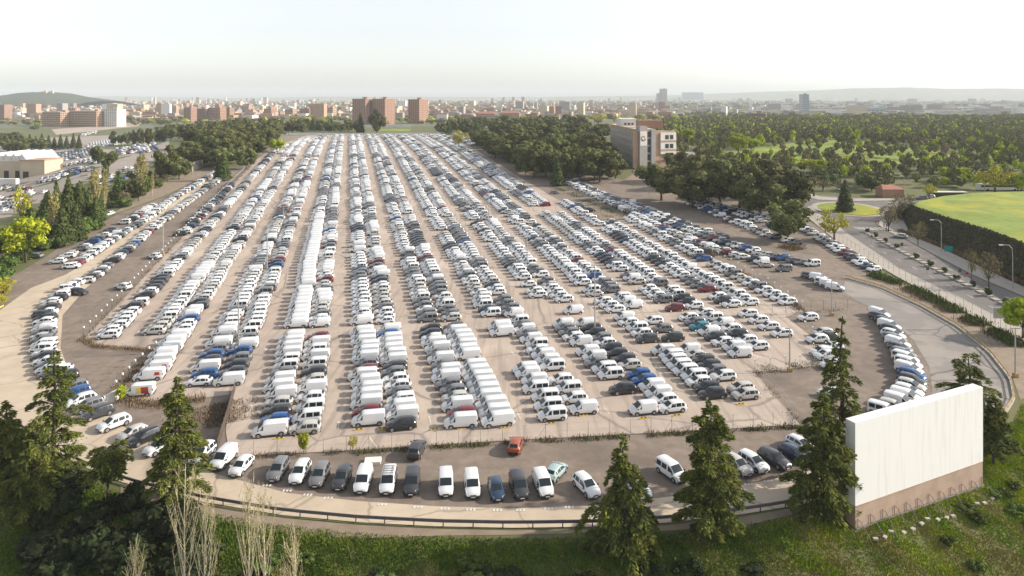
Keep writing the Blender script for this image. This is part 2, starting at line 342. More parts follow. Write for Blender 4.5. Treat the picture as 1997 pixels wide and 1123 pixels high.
def car_parts(kind):
    """list of (part name, MB, material key or None for paint, parent part index)"""
    Ln, _, S_ = STN[kind]; X = lambda t: (t - .5) * Ln
    ts = sorted(set([s[0] for s in S_] + [WHEELX[kind][0], WHEELX[kind][1], .45])); out = []
    b = MB(); ring = []
    for t in ts:
        _, zt, zb, wt, wb = station(kind, t); x = X(t); e = .17 if .03 < t < .97 else .26
        prof = [(wb * .9, e), (wb * .985, .42), (wb, lerp(.42, zb, .55)), (wb * .985, zb), (wt + (wb - wt) * .04, zt - .055), (wt - .09, zt), (0, zt + .025)]
        k = len(b.v)
        b.v += [(x, y, z) for y, z in prof] + [(x, -y, z) for y, z in prof[-2::-1]]; ring.append(k)
    n = 13
    for i in range(len(ts) - 1):
        for j in range(n - 1): b.f.append((ring[i] + j, ring[i + 1] + j, ring[i + 1] + j + 1, ring[i] + j + 1))
        b.f.append((ring[i] + n - 1, ring[i + 1] + n - 1, ring[i + 1], ring[i]))
    b.f.append(tuple(ring[0] + j for j in range(n))); b.f.append(tuple(ring[-1] + j for j in reversed(range(n)))); b.m = [0] * len(b.f)
    b.f = [tuple(reversed(f)) for f in b.f]
    out.append(('body', b, None, -1))
    def top(t, y, off):
        _, zt, zb, wt, wb = station(kind, t); return V3(X(t), y * (wt - .09), zt + .025 * (1 - abs(y)) + off)
    def glass_top(i0, i1, name, f0=.06, f1=.94):
        t0, t1 = S_[i0][0], S_[i1][0]; a, c = lerp(t0, t1, f0), lerp(t0, t1, f1); q = MB()
        d = (top(c, 0, 0) - top(a, 0, 0)); nrm = V3(-d.z, 0, d.x).normalized()
        if nrm.z < 0: nrm = -nrm
        o = nrm * .014
        r = [[top(t, y, 0) + o for y in (-1.04, 0, 1.04)] for t in (a, c)]
        q.add(r[0] + r[1], [(0, 3, 4, 1), (1, 4, 5, 2)]); q.f = [tuple(reversed(f)) for f in q.f] if (q_normal(q)).dot(nrm) < 0 else q.f
        out.append((name, q, 'carglass', -1))
    def q_normal(q):
        f = q.f[0]; a, c, d = (Vector(q.v[f[k]]) for k in (0, 1, 2)); return (c - a).cross(d - a)
    glass_top(*SCR[kind], 'windscreen')
    if kind in REARW:
        if kind == 'mpv':
            q = MB(); a = station(kind, 0); c = station(kind, .02); w_ = .62
            p = [V3(X(0) - .012, -w_, 1.05), V3(X(0) - .012, w_, 1.05), V3(X(0) - .012, w_, 1.46), V3(X(0) - .012, -w_, 1.46)]
            q.quad(p[0], p[3], p[2], p[1]); out.append(('rear_window', q, 'carglass', -1))
        else: glass_top(*REARW[kind], 'rear_window')
    for sgn in (1, -1):
        for a, c in SIDEW[kind]:
            q = MB(); tt = [lerp(a, c, i / 4) for i in range(5)]; lo_, hi_ = [], []
            for t in tt:
                _, zt, zb, wt, wb = station(kind, t); zr = zt - .055; yb = wb * .985; yr = wt + (wb - wt) * .04
                for f, l in ((.07, lo_), (.84, hi_)):
                    l.append(V3(X(t), sgn * (lerp(yb, yr, f) + .008), lerp(zb, zr, f) + .004))
            q.add(lo_ + hi_, [(i, i + 1, i + 6, i + 5) if sgn < 0 else (i + 5, i + 6, i + 1, i) for i in range(4)])
            out.append(('side_window', q, 'carglass', -1))
    def cyl(c, r, w_, n_, sgn):
        q = MB(); vs = [(c[0] + r * math.cos(2 * math.pi * i / n_), c[1] + s_ * w_ / 2, c[2] + r * math.sin(2 * math.pi * i / n_)) for s_ in (-1, 1) for i in range(n_)]
        q.add(vs, [(i, (i + 1) % n_, n_ + (i + 1) % n_, n_ + i) for i in range(n_)] + [tuple(range(n_))] + [tuple(reversed(range(n_, 2 * n_)))]); q.f = [tuple(reversed(f)) for f in q.f]; return q
    wr = {'van': .35, 'svan': .33, 'mpv': .33, 'suv': .36, 'hatch': .32}[kind]
    for t in WHEELX[kind]:
        wb = station(kind, t)[4]
        for sgn in (1, -1):
            idx = len(out)
            out.append(('wheel', cyl((X(t), sgn * (wb - .10), wr), wr, .24, 14, sgn), 'tyre', -1))
            out.append(('rim', cyl((X(t), sgn * (wb + .012), wr), wr * .66, .035, 10, sgn), 'rim', idx))
            arch = []; m_ = 10
            for i in range(m_ + 1):
                q = math.pi * i / m_; arch.append((X(t) + (wr + .085) * math.cos(q), sgn * (wb + .006), wr + (wr + .06) * math.sin(q)))
            trim = MB(); trim.add(arch, [tuple(range(m_ + 1)) if sgn < 0 else tuple(reversed(range(m_ + 1)))]); out.append(('wheel_arch', trim, 'black', -1))
    for sgn in (1, -1):
        wb = station(kind, .45)[4]; trim = MB(); trim.box(V3(X(lerp(*WHEELX[kind], .5)), sgn * (wb * .97), .29), ((WHEELX[kind][1] - WHEELX[kind][0]) * Ln - .75, .07, .17)); out.append(('sill_trim', trim, 'black', -1))
    fb = MB(); w1 = station(kind, 1)[4]; w2 = station(kind, .965)[4]
    zb0, zb1 = .24, (.50 if kind in ('svan', 'mpv', 'van') else .42)
    fb.add([(X(1) + .03, -w1, zb0), (X(1) + .03, w1, zb0), (X(1) + .03, w1, zb1), (X(1) + .03, -w1, zb1), (X(.955), -w2 - .02, zb0), (X(.955), w2 + .02, zb0), (X(.955), w2 + .02, zb1), (X(.955), -w2 - .02, zb1)],
           [(0, 1, 2, 3), (1, 5, 6, 2), (4, 0, 3, 7), (3, 2, 6, 7), (0, 4, 5, 1)])
    out.append(('front_bumper', fb, 'black', -1))
    rb = MB(); w1 = station(kind, 0)[4]; rb.box(V3(X(0) + .02, 0, .38), (.14, w1 * 1.9, .26)); out.append(('rear_bumper', rb, 'black', -1))
    gr = MB(); zt = station(kind, 1)[1]; gr.box(V3(X(1) + .006, 0, lerp(zb1, zt, .5)), (.03, .7, (zt - zb1) * .62)); out.append(('grille', gr, 'black', -1))
    npl = MB(); npl.box(V3(X(1) + .042, 0, .38), (.012, .5, .11)); out.append(('number_plate', npl, 'plate', -1))
    for sgn in (1, -1):
        _, zt, zb, wt, wb = station(kind, .96); _, zt2, zb2, _, wb2 = station(kind, .915)
        q = MB(); z0, z1 = zb - .10, zb + .01; _, _, zb3, _, wb3 = station(kind, .985)
        p = [V3(X(.988) + .012, sgn * (wb3 * .72), z0 - .02), V3(X(.915), sgn * (wb2 + .014), z0 + .06), V3(X(.915), sgn * (wb2 + .012), z1 + .06), V3(X(.975) + .012, sgn * (wb3 * .74), z1)]
        q.quad(*(p if sgn > 0 else p[::-1])); q.quad(*(p[::-1] if sgn > 0 else p)); q.f.pop(); q.m.pop(); out.append(('headlight', q, 'lamp', -1))
        q = MB(); w1 = station(kind, 0)[4]; zc = .95 if kind in ('suv', 'hatch') else 1.15; q.box(V3(X(0) + .02, sgn * (w1 - .03), zc - .05), (.07, .16, .18 if kind in ('suv', 'hatch') else .42)); out.append(('tail_light', q, 'tail', -1))
        i = SCR[kind][1]; _, _, zb, _, wb = S_[i]; q = MB(); q.box(V3(X(S_[i][0] - .035), sgn * (wb + .10), zb + .10), (.12, .2, .16), taper=.85); out.append(('wing_mirror', q, 'black' if kind != 'hatch' else None, -1))
    return out
CP = {k: car_parts(k) for k in STN}
# a low-detail join for the cars too far away to show their parts
def joined(kind, skip=('wing_mirror', 'number_plate', 'grille', 'rear_bumper', 'headlight', 'rim')):
    v, lp, st, mk = [], [], [], []
    for name, mb, mkey, par in CP[kind]:
        if name in skip: continue
        k = len(v); v += [tuple(q) for q in mb.v]
        for f in mb.f: st.append(len(lp)); lp += [i + k for i in f]; mk.append(mkey or 'PAINT')
    return np.array(v), np.array(lp), np.array(st), mk
MESH = {}
def car_mesh(kind, i, paint):
    name, mb, mkey, par = CP[kind][i]; key = (kind, i, paint if mkey is None else '')
    if key not in MESH: MESH[key] = mb.mesh(name, PM[paint] if mkey is None else M[mkey], .6 if name in ('body',) else None)
    return MESH[key]
CARS = []   # dict(kind, paint, x, y, ang, desc)
SEQ = {'V': ('van', 'W'), 'v': ('svan', 'W'), 'w': ('mpv', 'W'), 'W': ('suv', 'W'), 'h': ('hatch', 'W'), 's': ('suv', 's'), 'g': ('suv', 'g'), 'n': ('suv', 'n'), 'k': ('suv', 'k'), 'b': ('suv', 'b'), 'r': ('suv', 'r'), 't': ('suv', 't'), 'G': ('mpv', 'g'), 'K': ('mpv', 'n'), 'd': ('hatch', 'd'), 'S': ('hatch', 's'), 'H': ('hatch', 'g')}
MIX = 'VVVvvvvvwwwwwWWWWWWWWWWhhhssssgggnnkGGSSHdbrW'
MIX2 = 'WWWWWWhhhhsssgggggnnkkHHSSSdbrvwwhhW'
def add_car(code, x, y, ang, desc, jit=1.0, **kw):
    k, p = SEQ[code] if isinstance(code, str) else code
    CARS.append(dict(kind=k, paint=p, x=x + rnd.gauss(0, .20) * jit, y=y + rnd.gauss(0, .09) * jit, ang=ang + rnd.gauss(0, 1.4) * jit, desc=desc, **kw))
TAN = math.tan(R(13.3)); HEAD = 180 + 11.0
def rowpt(k, side, Y):
    xc = -29.3 + (k - 4) * 14.1 - TAN * (Y - 147)
    a = R(11.0); return xc + side * 2.46 * math.cos(a), Y + side * 2.46 * math.sin(a)
def Yfor(k, side, py):
    a, b = 60, 900
    for _ in range(40):
        c = (a + b) / 2; x, y = rowpt(k, side, c)
        if P(x, y, gz(x, y))[1] > py: a = c
        else: b = c
    return a
SIDE = {-1: 'left', 1: 'right'}
def row_seq(k, side, y0, y1, seq, block, start=0):
    A, B = Yfor(k, side, y0), Yfor(k, side, y1); n = len(seq)
    for i, c in enumerate(seq):
        if c == ' ': continue
        x, y = rowpt(k, side, lerp(A, B, i / max(n - 1, 1))); add_car(c, x, y, HEAD, (block, SIDE[side], y))
def row_fill(k, side, y0, y1, block, mix=MIX, gap=.04, poly=None, vans=None, pitch=2.86):
    A, B = Yfor(k, side, y0), Yfor(k, side, y1); Y = A; run = None
    while Y < B:
        x, y = rowpt(k, side, Y); Y += pitch
        if rnd.random() < gap: run = None; continue
        if poly is not None and not inside(poly, [(x, y)])[0]: continue
        if run is None or run in 'brd' or rnd.random() < .55: run = rnd.choice(mix)
        c = run
        if vans and vans[0] < P(x, y, gz(x, y))[1] < vans[1]: c = 'V' if rnd.random() < .985 else 'v'
        add_car(c, x, y, HEAD, (block, SIDE[side], y))
# --- near blocks (codes read off the photograph, near end first)
B_ = lambda n: ORD[n] + ' front block from left'
row_seq(1, 1, 772, 662, 'V VVVVVVV', B_(0))
row_seq(2, -1, 752, 655, 'hbVnbgVgV', B_(1)); row_seq(2, 1, 750, 655, 'VnngbVgw', B_(1))
row_seq(3, -1, 848, 664, 'VbnsVVVgwwVVVV', B_(2)); row_seq(3, 1, 845, 664, 'swwWVsnwVwVr', B_(2))
row_seq(4, -1, 828, 655, 'VrVVVVVrgVVVVVV', B_(3)); row_seq(4, 1, 836, 650, 'kVVwgWWgnVVVVVbV', B_(3))
row_seq(5, -1, 832, 648, 'VrVsggVVgVgVVWkk', B_(4)); row_seq(5, 1, 830, 645, 'VVVVVVVVV VVVVVVn', B_(4))
row_seq(6, -1, 818, 736, 'wwwwvv', B_(5)); row_seq(6, -1, 728, 726, 'v', B_(5)); row_seq(6, -1, 655, 644, 'VV', B_(5))
row_seq(6, 1, 806, 748, 'vWwW', B_(5)); row_seq(6, 1, 722, 632, 'wvvWwvgvgw', B_(5))
row_seq(7, -1, 807, 768, 'v  k', B_(6)); row_seq(7, 1, 803, 738, 'WWvvbb', B_(6))
row_seq(7, -1, 738, 638, 'wwgvv vWggv', B_(6)); row_seq(7, 1, 720, 612, 'snkkWgkkv  v', B_(6))
row_seq(8, -1, 776, 692, 'kkWwwwwwv', B_(7)); row_seq(8, 1, 778, 690, 'ss WgknSv', B_(7))
row_seq(8, -1, 668, 625, 'nWwWv', B_(7)); row_seq(8, 1, 665, 632, 'kgW', B_(7))
row_seq(9, -1, 696, 625, 'vvWnvtgW', B_(8)); row_seq(9, 1, 682, 616, 'WWkWvwW', B_(8))
row_seq(10, -1, 656, 618, 'WWWW', B_(9))
row_seq(10, 1, 684, 668, 'WW', B_(9))
row_seq(6, 1, 617, 616, 'v', 'lone spot past fifth long row')
# --- far block
RW = lambda n: ORD[n] + ' long row from left'
row_fill(0, 1, 660, 284, RW(0), mix='WWWWWhhhwwvvggnnkkkGKSSd')
for k in range(1, 12):
    yl = {1: 652, 2: 646, 3: 639, 4: 633, 5: 627, 6: 617, 7: 588, 8: 609, 9: 606, 10: 599, 11: 594}[k]
    yr = {1: 648, 2: 642, 3: 637, 4: 631, 5: 625, 6: 614, 7: 589, 8: 601, 9: 602, 10: 595}.get(k)
    yf = {1: 271, 2: 267}.get(k, 265.5)
    pol = LOT_W if k >= 7 else None
    gp = .04 if k < 7 else .07
    for side, y0 in ((-1, yl), (1, yr)):
        if y0 is None: continue
        segs = [(y0, yf)]
        if k in (1, 2): segs = [(y0, 311), (305, yf)]
        if k in (5, 6, 7): segs = [(y0, 424 + 6 * (k - 5)), (417 + 6 * (k - 5), yf)]
        if k == 8: segs = [(y0, 445), (437, yf)]
        if k == 9: segs = [(y0, 417), (402, yf)]
        for a, b in segs: row_fill(k, side, a, b, RW(k), mix=MIX if k < 5 else MIX.replace('V', 'W').replace('vvvvv', 'vvwhs'), gap=gp, poly=pol, vans=(425, 700) if (k == 3 and side < 0) else ((300, 420) if (k == 3 and side < 0) else None))
for i in range(60):   # line along the far edge
    p = G(560 + i * 4.9 + rnd.uniform(-1, 1), 262.8 + .1 * rnd.random())
# --- outside rows along pixel lines
def line(px, desc, ang, mix=MIX2, step=2.75, gap=.06, keep=None, n=1, off=0, jit=1.6, seq=None):
    pts = [G(*p) for p in px]
    i = 0
    for p, t in poly_walk(pts, step):
        c = seq[i] if seq and i < len(seq) else rnd.choice(mix); i += 1
        if c == ' ' or (not seq and rnd.random() < gap): continue
        q = p + Vector((t.y, -t.x)) * off
        add_car(c, q.x, q.y, ang + (180 if rnd.random() < .12 and not seq else 0), (desc, None, q.y), jit)
line([(140, 524), (200, 482), (280, 432), (340, 387), (428, 333)], 'outer left lane row', 193, gap=.05)
line([(122, 508), (175, 478), (255, 430), (300, 400)], 'outermost left yard row', 193, gap=.45)
line([(168, 552), (215, 515), (290, 452), (350, 407), (436, 345)], 'second left lane row', 193, gap=.08)
line([(352, 460), (400, 415), (452, 360)], 'dark row beside left fence', 192, mix='nnnkkkkggdddWhr')
line([(99, 738), (88, 705), (83, 670), (85, 635), (96, 605), (115, 582), (150, 556)], 'curved left ring row', 190, mix='WWWwwhhvggnnkS', gap=.0, step=2.55)
line([(1090, 350), (1200, 402), (1300, 452), (1400, 490), (1510, 522)], 'lower right fringe row', 12, mix='WWWWhhwvvsgnkbrWWhh', step=2.7)
line([(1088, 341), (1190, 388), (1300, 436), (1400, 472), (1500, 503), (1600, 522)], 'upper right fringe row', 192, step=2.7)
line([(1230, 398), (1330, 440), (1420, 470)], 'third right fringe row', 192, gap=.15)
line([(1345, 398), (1420, 430), (1500, 462), (1560, 480)], 'row under the right pines', 190, gap=.12)
line([(1330, 386), (1440, 420), (1540, 452)], 'second row under the right pines', 190, gap=.25)
line([(1560, 443), (1625, 484), (1660, 505), (1705, 533)], 'row along roadside wall', 200, gap=.1)
line([(1362, 395), (1430, 412), (1500, 430)], 'rear row under the right pines', 190, gap=.3)
line([(860, 265), (905, 278), (925, 285)], 'row behind the lime tree', 190, gap=.1)
line([(880, 262), (935, 282)], 'second row behind the lime tree', 190, gap=.1)
line([(530, 298), (560, 284), (600, 274)], 'row at far left corner', 190, mix='WhwvSg')
line([(545, 300), (575, 288), (620, 270)], 'second row at far left corner', 190, mix='WhwvSg')
# right ring column
sq = 'vnnvkWgvggwwvbnsWvvsw'
rp = [(1712, 618), (1735, 645), (1752, 680), (1766, 705), (1776, 724), (1780, 745), (1774, 765), (1764, 783), (1746, 801), (1722, 812)]
for i, (p, t) in enumerate(poly_walk([G(*q) for q in rp], 2.62)):
    add_car(sq[i % len(sq)], p.x, p.y, 300 + i * .9, ('curved right ring row', None, p.y), .6)
# --- cars placed one by one: px, py, code, heading, label tail
OWN = [(541, 926, 'g', 269, 'facing the camera, leftmost of the tight front line'), (585, 931, 'W', 269, 'facing the camera, second in the front line'), (623, 937, 'g', 270, 'facing the camera, third in the front line'), (667, 942, 'n', 270, 'facing the camera, fourth in the front line'),
       (709, 949, 'v', 271, 'facing the camera, right of the dark fourth car'), (757, 950, 'w', 273, 'with roof rack, facing the camera beside the plain van'), (803, 952, 'K', 274, 'right of the van with roof rack'), (869, 955, 'v', 276, 'left one of two vans mid front line'), (920, 957, 'v', 277, 'right one of two vans mid front line'),
       (968, 963, 'd', 279, 'low beside two vans in the front line'), (1012, 959, 'K', 281, 'between low navy car and last front van'), (1059, 956, 'v', 282, 'at right end of the tight front line'), (1144, 958, 'W', 295, 'with dark roof, half hidden behind the cedar'), (1243, 962, 'h', 297, 'peeking out right of the middle cedar'),
       (1310, 930, 'w', 300, 'standing alone between two foreground cedars'), (1436, 917, 's', 297, 'just right of the dense foreground cedar'), (1470, 911, 'W', 298, 'between silver and grey cars by right cedar'), (1510, 905, 'n', 299, 'right of the white front car near screen'), (1548, 893, 'd', 299, 'left of the tall cedar by the screen'), (1560, 875, 'h', 299, 'behind the tall cedar by the screen'), (1600, 870, 'k', 300, 'behind the screen end and cedar'),
       (437, 904, 'v', 262, 'behind the left front cedar, by fence corner'), (470, 918, 'h', 262, 'alone left of the front line, facing camera'), (395, 893, 'W', 262, 'hidden behind left front cedar, next to van'), (355, 885, 'g', 262, 'hidden behind the left front cedar trunk'), (312, 880, 'W', 240, 'nose showing left of the front cedar'), (281, 862, 'k', 238, 'next to silver car, front left ring'), (259, 853, 'S', 238, 'left of the black car, front left ring'),
       (222, 834, 'W', 235, 'alone on the front left ring'), (190, 814, 'n', 233, 'large, behind the tall left cedar'), (172, 800, 'g', 230, 'second behind the tall left cedar'), (158, 789, 'W', 228, 'beside blue car behind the left cedar'), (148, 775, 'b', 226, 'behind the tall left cedar'), (142, 763, 'g', 222, 'above the blue one behind left cedar'), (125, 742, 'k', 215, 'at the bend of the left ring'), (118, 728, 'h', 210, 'before the black one at left bend'),
       (240, 564, 'W', 160, 'alone on the left gravel, nearer one'), (301, 504, 'W', 160, 'alone on the left gravel, farther one'), (153, 575, 'k', 350, 'alone beside the curved left ring row'), (813, 885, 'n', 85, 'seen from behind beside the front fence'), (1005, 876, ('hatch', 'o'), 80, 'bright paint, beside the front fence'), (1084, 928, ('hatch', 'm'), 60, 'turned away, on the gravel behind front line'),
       (1575, 625, 'W', HEAD, 'alone in the fenced notch at right'), (1604, 656, 's', HEAD, 'in the right notch, above the black one'), (1612, 664, 'k', HEAD, 'in the right notch by the tall cedar'), (1602, 693, 'W', HEAD, 'half hidden left of the tall right cedar'), (1612, 700, 'W', HEAD, 'second half hidden by tall right cedar'), (1622, 718, 'h', HEAD, 'behind the trunk of the tall right cedar'), (1620, 772, 'h', HEAD, 'low behind the tall right cedar foliage'),
       (1580, 543, 'g', 330, 'left end of the small van cluster'), (1597, 547, 'v', 330, 'second in the small van cluster'), (1607, 556, 'w', 330, 'third in the small van cluster'), (1617, 560, 'v', 330, 'fourth in the small van cluster'), (1628, 566, 'v', 330, 'right end of the small van cluster'), (1495, 521, 'S', 5, 'low beside the right fringe rows'), (1528, 529, 'G', 190, 'at the end of the right fringe rows'),
       (1115, 358, 'r', 15, 'by grass strip, right of the long rows'), (1082, 378, 'H', 10, 'alone on gravel by right grass strip'), (1130, 403, 'g', 10, 'upper one alone beyond ninth long row'), (1133, 408, 'n', 10, 'lower one alone beyond ninth long row'), (1150, 413, 'k', 10, 'alone near brown weeds at right'), (1385, 495, 'k', 10, 'alone by weeds on the right gravel'), (1355, 482, 'd', 10, 'behind weeds on the right gravel'), (1342, 476, 'W', 10, 'upper one by weeds on right gravel'),
       (70, 503, 'H', 175, 'beneath the big lime tree at left'), (161, 454, 'h', 215, 'by the conifers on left gravel'), (171, 449, 'k', 215, 'darker one by the conifers, left gravel'), (214, 420, 'h', 265, 'by the bare poplars, left gravel'), (112, 514, ('suv', 'W'), 190, 'pickup shaped, leftmost in the left yard'), (138, 523, 'W', 190, 'near corner of the left yard'), (1756, 464, 'S', 150, 'driving on the right carriageway'), (1798, 389, 'g', 180, 'on side road by field corner'), (1812, 387, 's', 180, 'lighter one on side road by field')]
for px, py, c, a, lab in OWN:
    p = G(px, py); add_car(c, p.x, p.y, a, None, .25, own=lab)
# pick the individuals: the nearest 300 cars; every van nearer than the last of them
for c in CARS: c['z'] = gz(c['x'], c['y']) + .09; c['d'] = math.hypot(c['x'], c['y'])
isvan = lambda c: c['kind'] in ('van', 'svan')
inframe = lambda c: -10 < P(c['x'], c['y'], c['z'])[0] < 2007
carlist = sorted([c for c in CARS if not isvan(c) and (inframe(c))], key=lambda c: (0 if c.get('own') else 1, c['d']))
indiv = carlist[:300]; cut = max(c['d'] for c in indiv if not c.get('own'))
indiv += [c for c in CARS if isvan(c) and (c['d'] <= cut or c.get('own')) and inframe(c)]
ids = set(id(c) for c in indiv)
WORD = {'van': ('panel_van', 'panel van', 'van'), 'svan': ('small_van', 'small van', 'van'), 'mpv': ('people_carrier', 'people carrier', 'car'), 'suv': ('suv_car', 'SUV', 'car'), 'hatch': ('hatchback', 'hatchback', 'car')}
rowsort = {}
for c in CARS:
    if c['desc']: rowsort.setdefault(c['desc'][:2], []).append(c)
for key, l in rowsort.items():
    l.sort(key=lambda c: c['y'])
    for i, c in enumerate(l): c['n'] = i
def car_matrix(c):
    x, y = c['x'], c['y']; dx = (gz(x + 1, y) - gz(x - 1, y)) / 2; dy = (gz(x, y + 1) - gz(x, y - 1)) / 2
    n = Vector((-dx, -dy, 1)).normalized(); f = Vector((math.cos(R(c['ang'])), math.sin(R(c['ang'])), 0)); f = (f - n * f.dot(n)).normalized(); l = n.cross(f)
    return Matrix(((f.x, l.x, n.x, x), (f.y, l.y, n.y, y), (f.z, l.z, n.z, c['z']), (0, 0, 0, 1)))
JM = {}
ncar = 0
for c in sorted(indiv, key=lambda c: c['d']):
    nm, word, cat = WORD[c['kind']]; col = PAINT[c['paint']][0]
    if c.get('own'): lab = f"{col} {word} {c['own']}"
    elif c['desc'][1]: lab = f"{col} {word}, {ordn(c['n'])} from near end, {c['desc'][1]} file, {c['desc'][0]}"
    else: lab = f"{col} {word}, {ordn(c['n'])} from near end of {c['desc'][0]}"
    grp = 'vans parked in the car park' if cat == 'van' else 'cars parked in the car park'
    mw = car_matrix(c); ncar += 1
    c['lab'] = lab
    if ncar <= 215:
        root = empty(nm, mw.translation, lab, cat, grp); root.rotation_euler = mw.to_euler(); made = []
        for i, (pn, mb, mk, par) in enumerate(CP[c['kind']]):
            o = bpy.data.objects.new(pn, car_mesh(c['kind'], i, c['paint'])); link(o, made[par] if par >= 0 else root); made.append(o)
        c['root'] = root
    else:
        key = (c['kind'], c['paint'])
        if key not in JM:
            v, lp, st, mk = joined(c['kind'], ('number_plate', 'grille', 'headlight')); keys = sorted(set(mk)); 
            JM[key] = bigmesh(nm, v, lp, st, [keys.index(q) for q in mk], [PM[c['paint']] if q == 'PAINT' else M[q] for q in keys])
        o = link(bpy.data.objects.new(nm, JM[key])); o.matrix_world = mw; tag(o, lab, cat, grp)
# extras on single cars: roof rack, adverts, dark roof
def find(s): return next(c for c in indiv if s in c['lab'] and c.get('root'))
q = MB()
for i in range(5): q.box((-1.3 + i * .55, 0, 1.93), (.05, 1.3, .05))
for s_ in (-.62, .62): q.box((-.2, s_, 1.935), (2.5, .05, .05))
q.build('roof_rack', M['black'], find('with roof rack, facing')['root'])
fv = [c for c in indiv if c['desc'] and c['desc'][0] == B_(0)]
for j, c in enumerate(sorted(fv, key=lambda c: c['y'])):
    if j not in (0, 1, 2, 4, 7) or not c.get('root'): continue
    s_ = 1   # the side turned to the camera
    if j == 0:
        for (x0, x1, z0, z1, mk) in ((-1.0, -.1, .75, 1.55, 'decal_yel'), (-1.75, -.75, .62, 1.6, 'decal_red'), (-1.55, -.95, .85, 1.3, 'decal_brown')):
            e = {'decal_yel': .012, 'decal_red': .018, 'decal_brown': .024}[mk]; q = MB()
            def yy(z): return .96 + e if z < 1.05 else lerp(.955, .845, (z - 1.05) / .8) + e
            q.quad((x0 - .15, yy(z0), z0), (x1, yy(z0), z0), (x1, yy(1.05), 1.05), (x0 - .1, yy(1.05), 1.05)); q.quad((x0 - .1, yy(1.05), 1.05), (x1, yy(1.05), 1.05), (x1 + .1, yy(z1), z1), (x0, yy(z1), z1)); q.build('advert_panel', M[mk], c['root'])
    else:
        q = MB(); q.quad((-2.0, .97, 1.0), (-1.1, .97, 1.0), (-1.2, .90, 1.5), (-1.9, .90, 1.5)); q.build('advert_panel', M['decal_red'], c['root'])
# the rest: one object
tmpl = {k: joined(k) for k in STN}
allm = list(PAINT) + ['carglass', 'tyre', 'black', 'tail']
VV, LL, ST, MI = [], [], [], []; vo = lo = 0
rest = [c for c in CARS if id(c) not in ids]
# far lower car park on the left: rows of cars too
farc = []
def block(px_poly, ang, pitch, rowgap, dens, mix=MIX2):
    w_ = wpoly(px_poly); a = R(ang); d = Vector((math.cos(a), math.sin(a))); n_ = Vector((-d.y, d.x))
    cs = [Vector(p) for p in w_]; u = [p.dot(d) for p in cs]; v = [p.dot(n_) for p in cs]
    for vv in np.arange(min(v), max(v), rowgap):
        for uu in np.arange(min(u), max(u), pitch):
            if rnd.random() > dens: continue
            p = d * uu + n_ * vv
            if inside(w_, [tuple(p)])[0]:
                k, pt = SEQ[rnd.choice(mix)]; farc.append(dict(kind=k, paint=pt, x=p.x, y=p.y, z=gz(p.x, p.y) + .06, ang=ang + 90 + rnd.gauss(0, 2)))
DK = 'nnnkkkggddddHHrsWh'
block([(88, 304), (186, 288), (190, 302), (95, 320)], 8, 2.6, 5.6, .95, DK)
block([(92, 320), (188, 309), (190, 321), (95, 331)], 8, 2.6, 5.8, .95, 'WWWWhhhhSswvg')
block([(70, 352), (170, 326), (190, 332), (80, 362)], 8, 2.7, 8.5, .8)
block([(168, 350), (255, 326), (272, 344), (190, 376)], 8, 2.8, 8, .55)
block([(-30, 385), (60, 366), (100, 376), (-30, 400)], 8, 2.7, 9, .75)
block([(-30, 362), (45, 362), (60, 372), (-30, 378)], 8, 2.7, 9, .7)
block([(-30, 406), (40, 392), (45, 404), (-30, 420)], 8, 2.7, 9, .6)
block([(225, 292), (300, 278), (305, 296), (240, 304)], 8, 2.7, 6.5, .75, 'WWWhhvwsgrbn')
block([(180, 279), (225, 272), (228, 283), (165, 288)], 8, 2.6, 6, .9, 'WWWWhhhs')
block([(100, 287), (160, 279), (162, 286), (104, 294)], 8, 2.7, 7, .7, DK)
block([(155, 262), (188, 256), (190, 260), (160, 266)], 8, 2.8, 8, .6, 'WWhs')
for k_ in range(70):
    p = G(560 + k_ * 4.3, 263.2); farc.append(dict(kind='svan', paint='W', x=p.x, y=p.y, z=p.z + .09, ang=HEAD + 90))
for c in rest + farc:
    v, lp, st, mk = tmpl[c['kind']]; mw = np.array(car_matrix(c))
    VV.append(v @ mw[:3, :3].T + mw[:3, 3]); LL.append(lp + vo); ST.append(st + lo); vo += len(v); lo += len(lp)
    pi = allm.index(c['paint']); MI += [pi if q == 'PAINT' else allm.index(q) for q in mk]
me = bigmesh('parked_cars', np.concatenate(VV), np.concatenate(LL), np.concatenate(ST), MI, [PM[k] if k in PM else M[k] for k in allm])
tag(link(bpy.data.objects.new('parked_cars', me)), 'thousands of small distant parked cars filling the long rows behind', 'cars', kind='stuff')
print('cars', len(CARS), 'individual', len(indiv), 'stuff', len(rest) + len(farc))

# ------------------------------------------------------------------ drive-in screen
def Wd(v): return Vector((v[0], v[1], 0))
sa, sb = G(1668, 1033), G(1917, 946)
zt_ = CAMH - (825 - HY) / F * sa.y; zbr = CAMH - (988 - HY) / F * sa.y
u = (Wd(sb) - Wd(sa)).normalized(); nrm = Vector((u.y, -u.x, 0)); L_ = (Wd(sb) - Wd(sa)).length
scr = empty('drive_in_screen', (sa.x, sa.y, 0), 'huge white outdoor cinema screen wall on a brown base', 'cinema screen')
def lp(p): return p - Vector((sa.x, sa.y, 0))
def slab(name, z0, z1, th, ov, m):
    q = MB(); a = -u * ov; b = u * (L_ + ov); c = -nrm * th
    c0 = [a + nrm * ov, b + nrm * ov, b + c, a + c]
    q.add([p + Vector((0, 0, z0)) for p in c0] + [p + Vector((0, 0, z1)) for p in c0], [(0, 1, 5, 4), (1, 2, 6, 5), (2, 3, 7, 6), (3, 0, 4, 7), (4, 5, 6, 7), (3, 2, 1, 0)])
    return q.build(name, m, scr)
zlow = min(sa.z, sb.z) - 3
slab('screen_panel', zbr, zt_, 1.3, 0, M['screen']); slab('base_wall', zlow, zbr - .001, 1.3, -.02, M['plinth'])
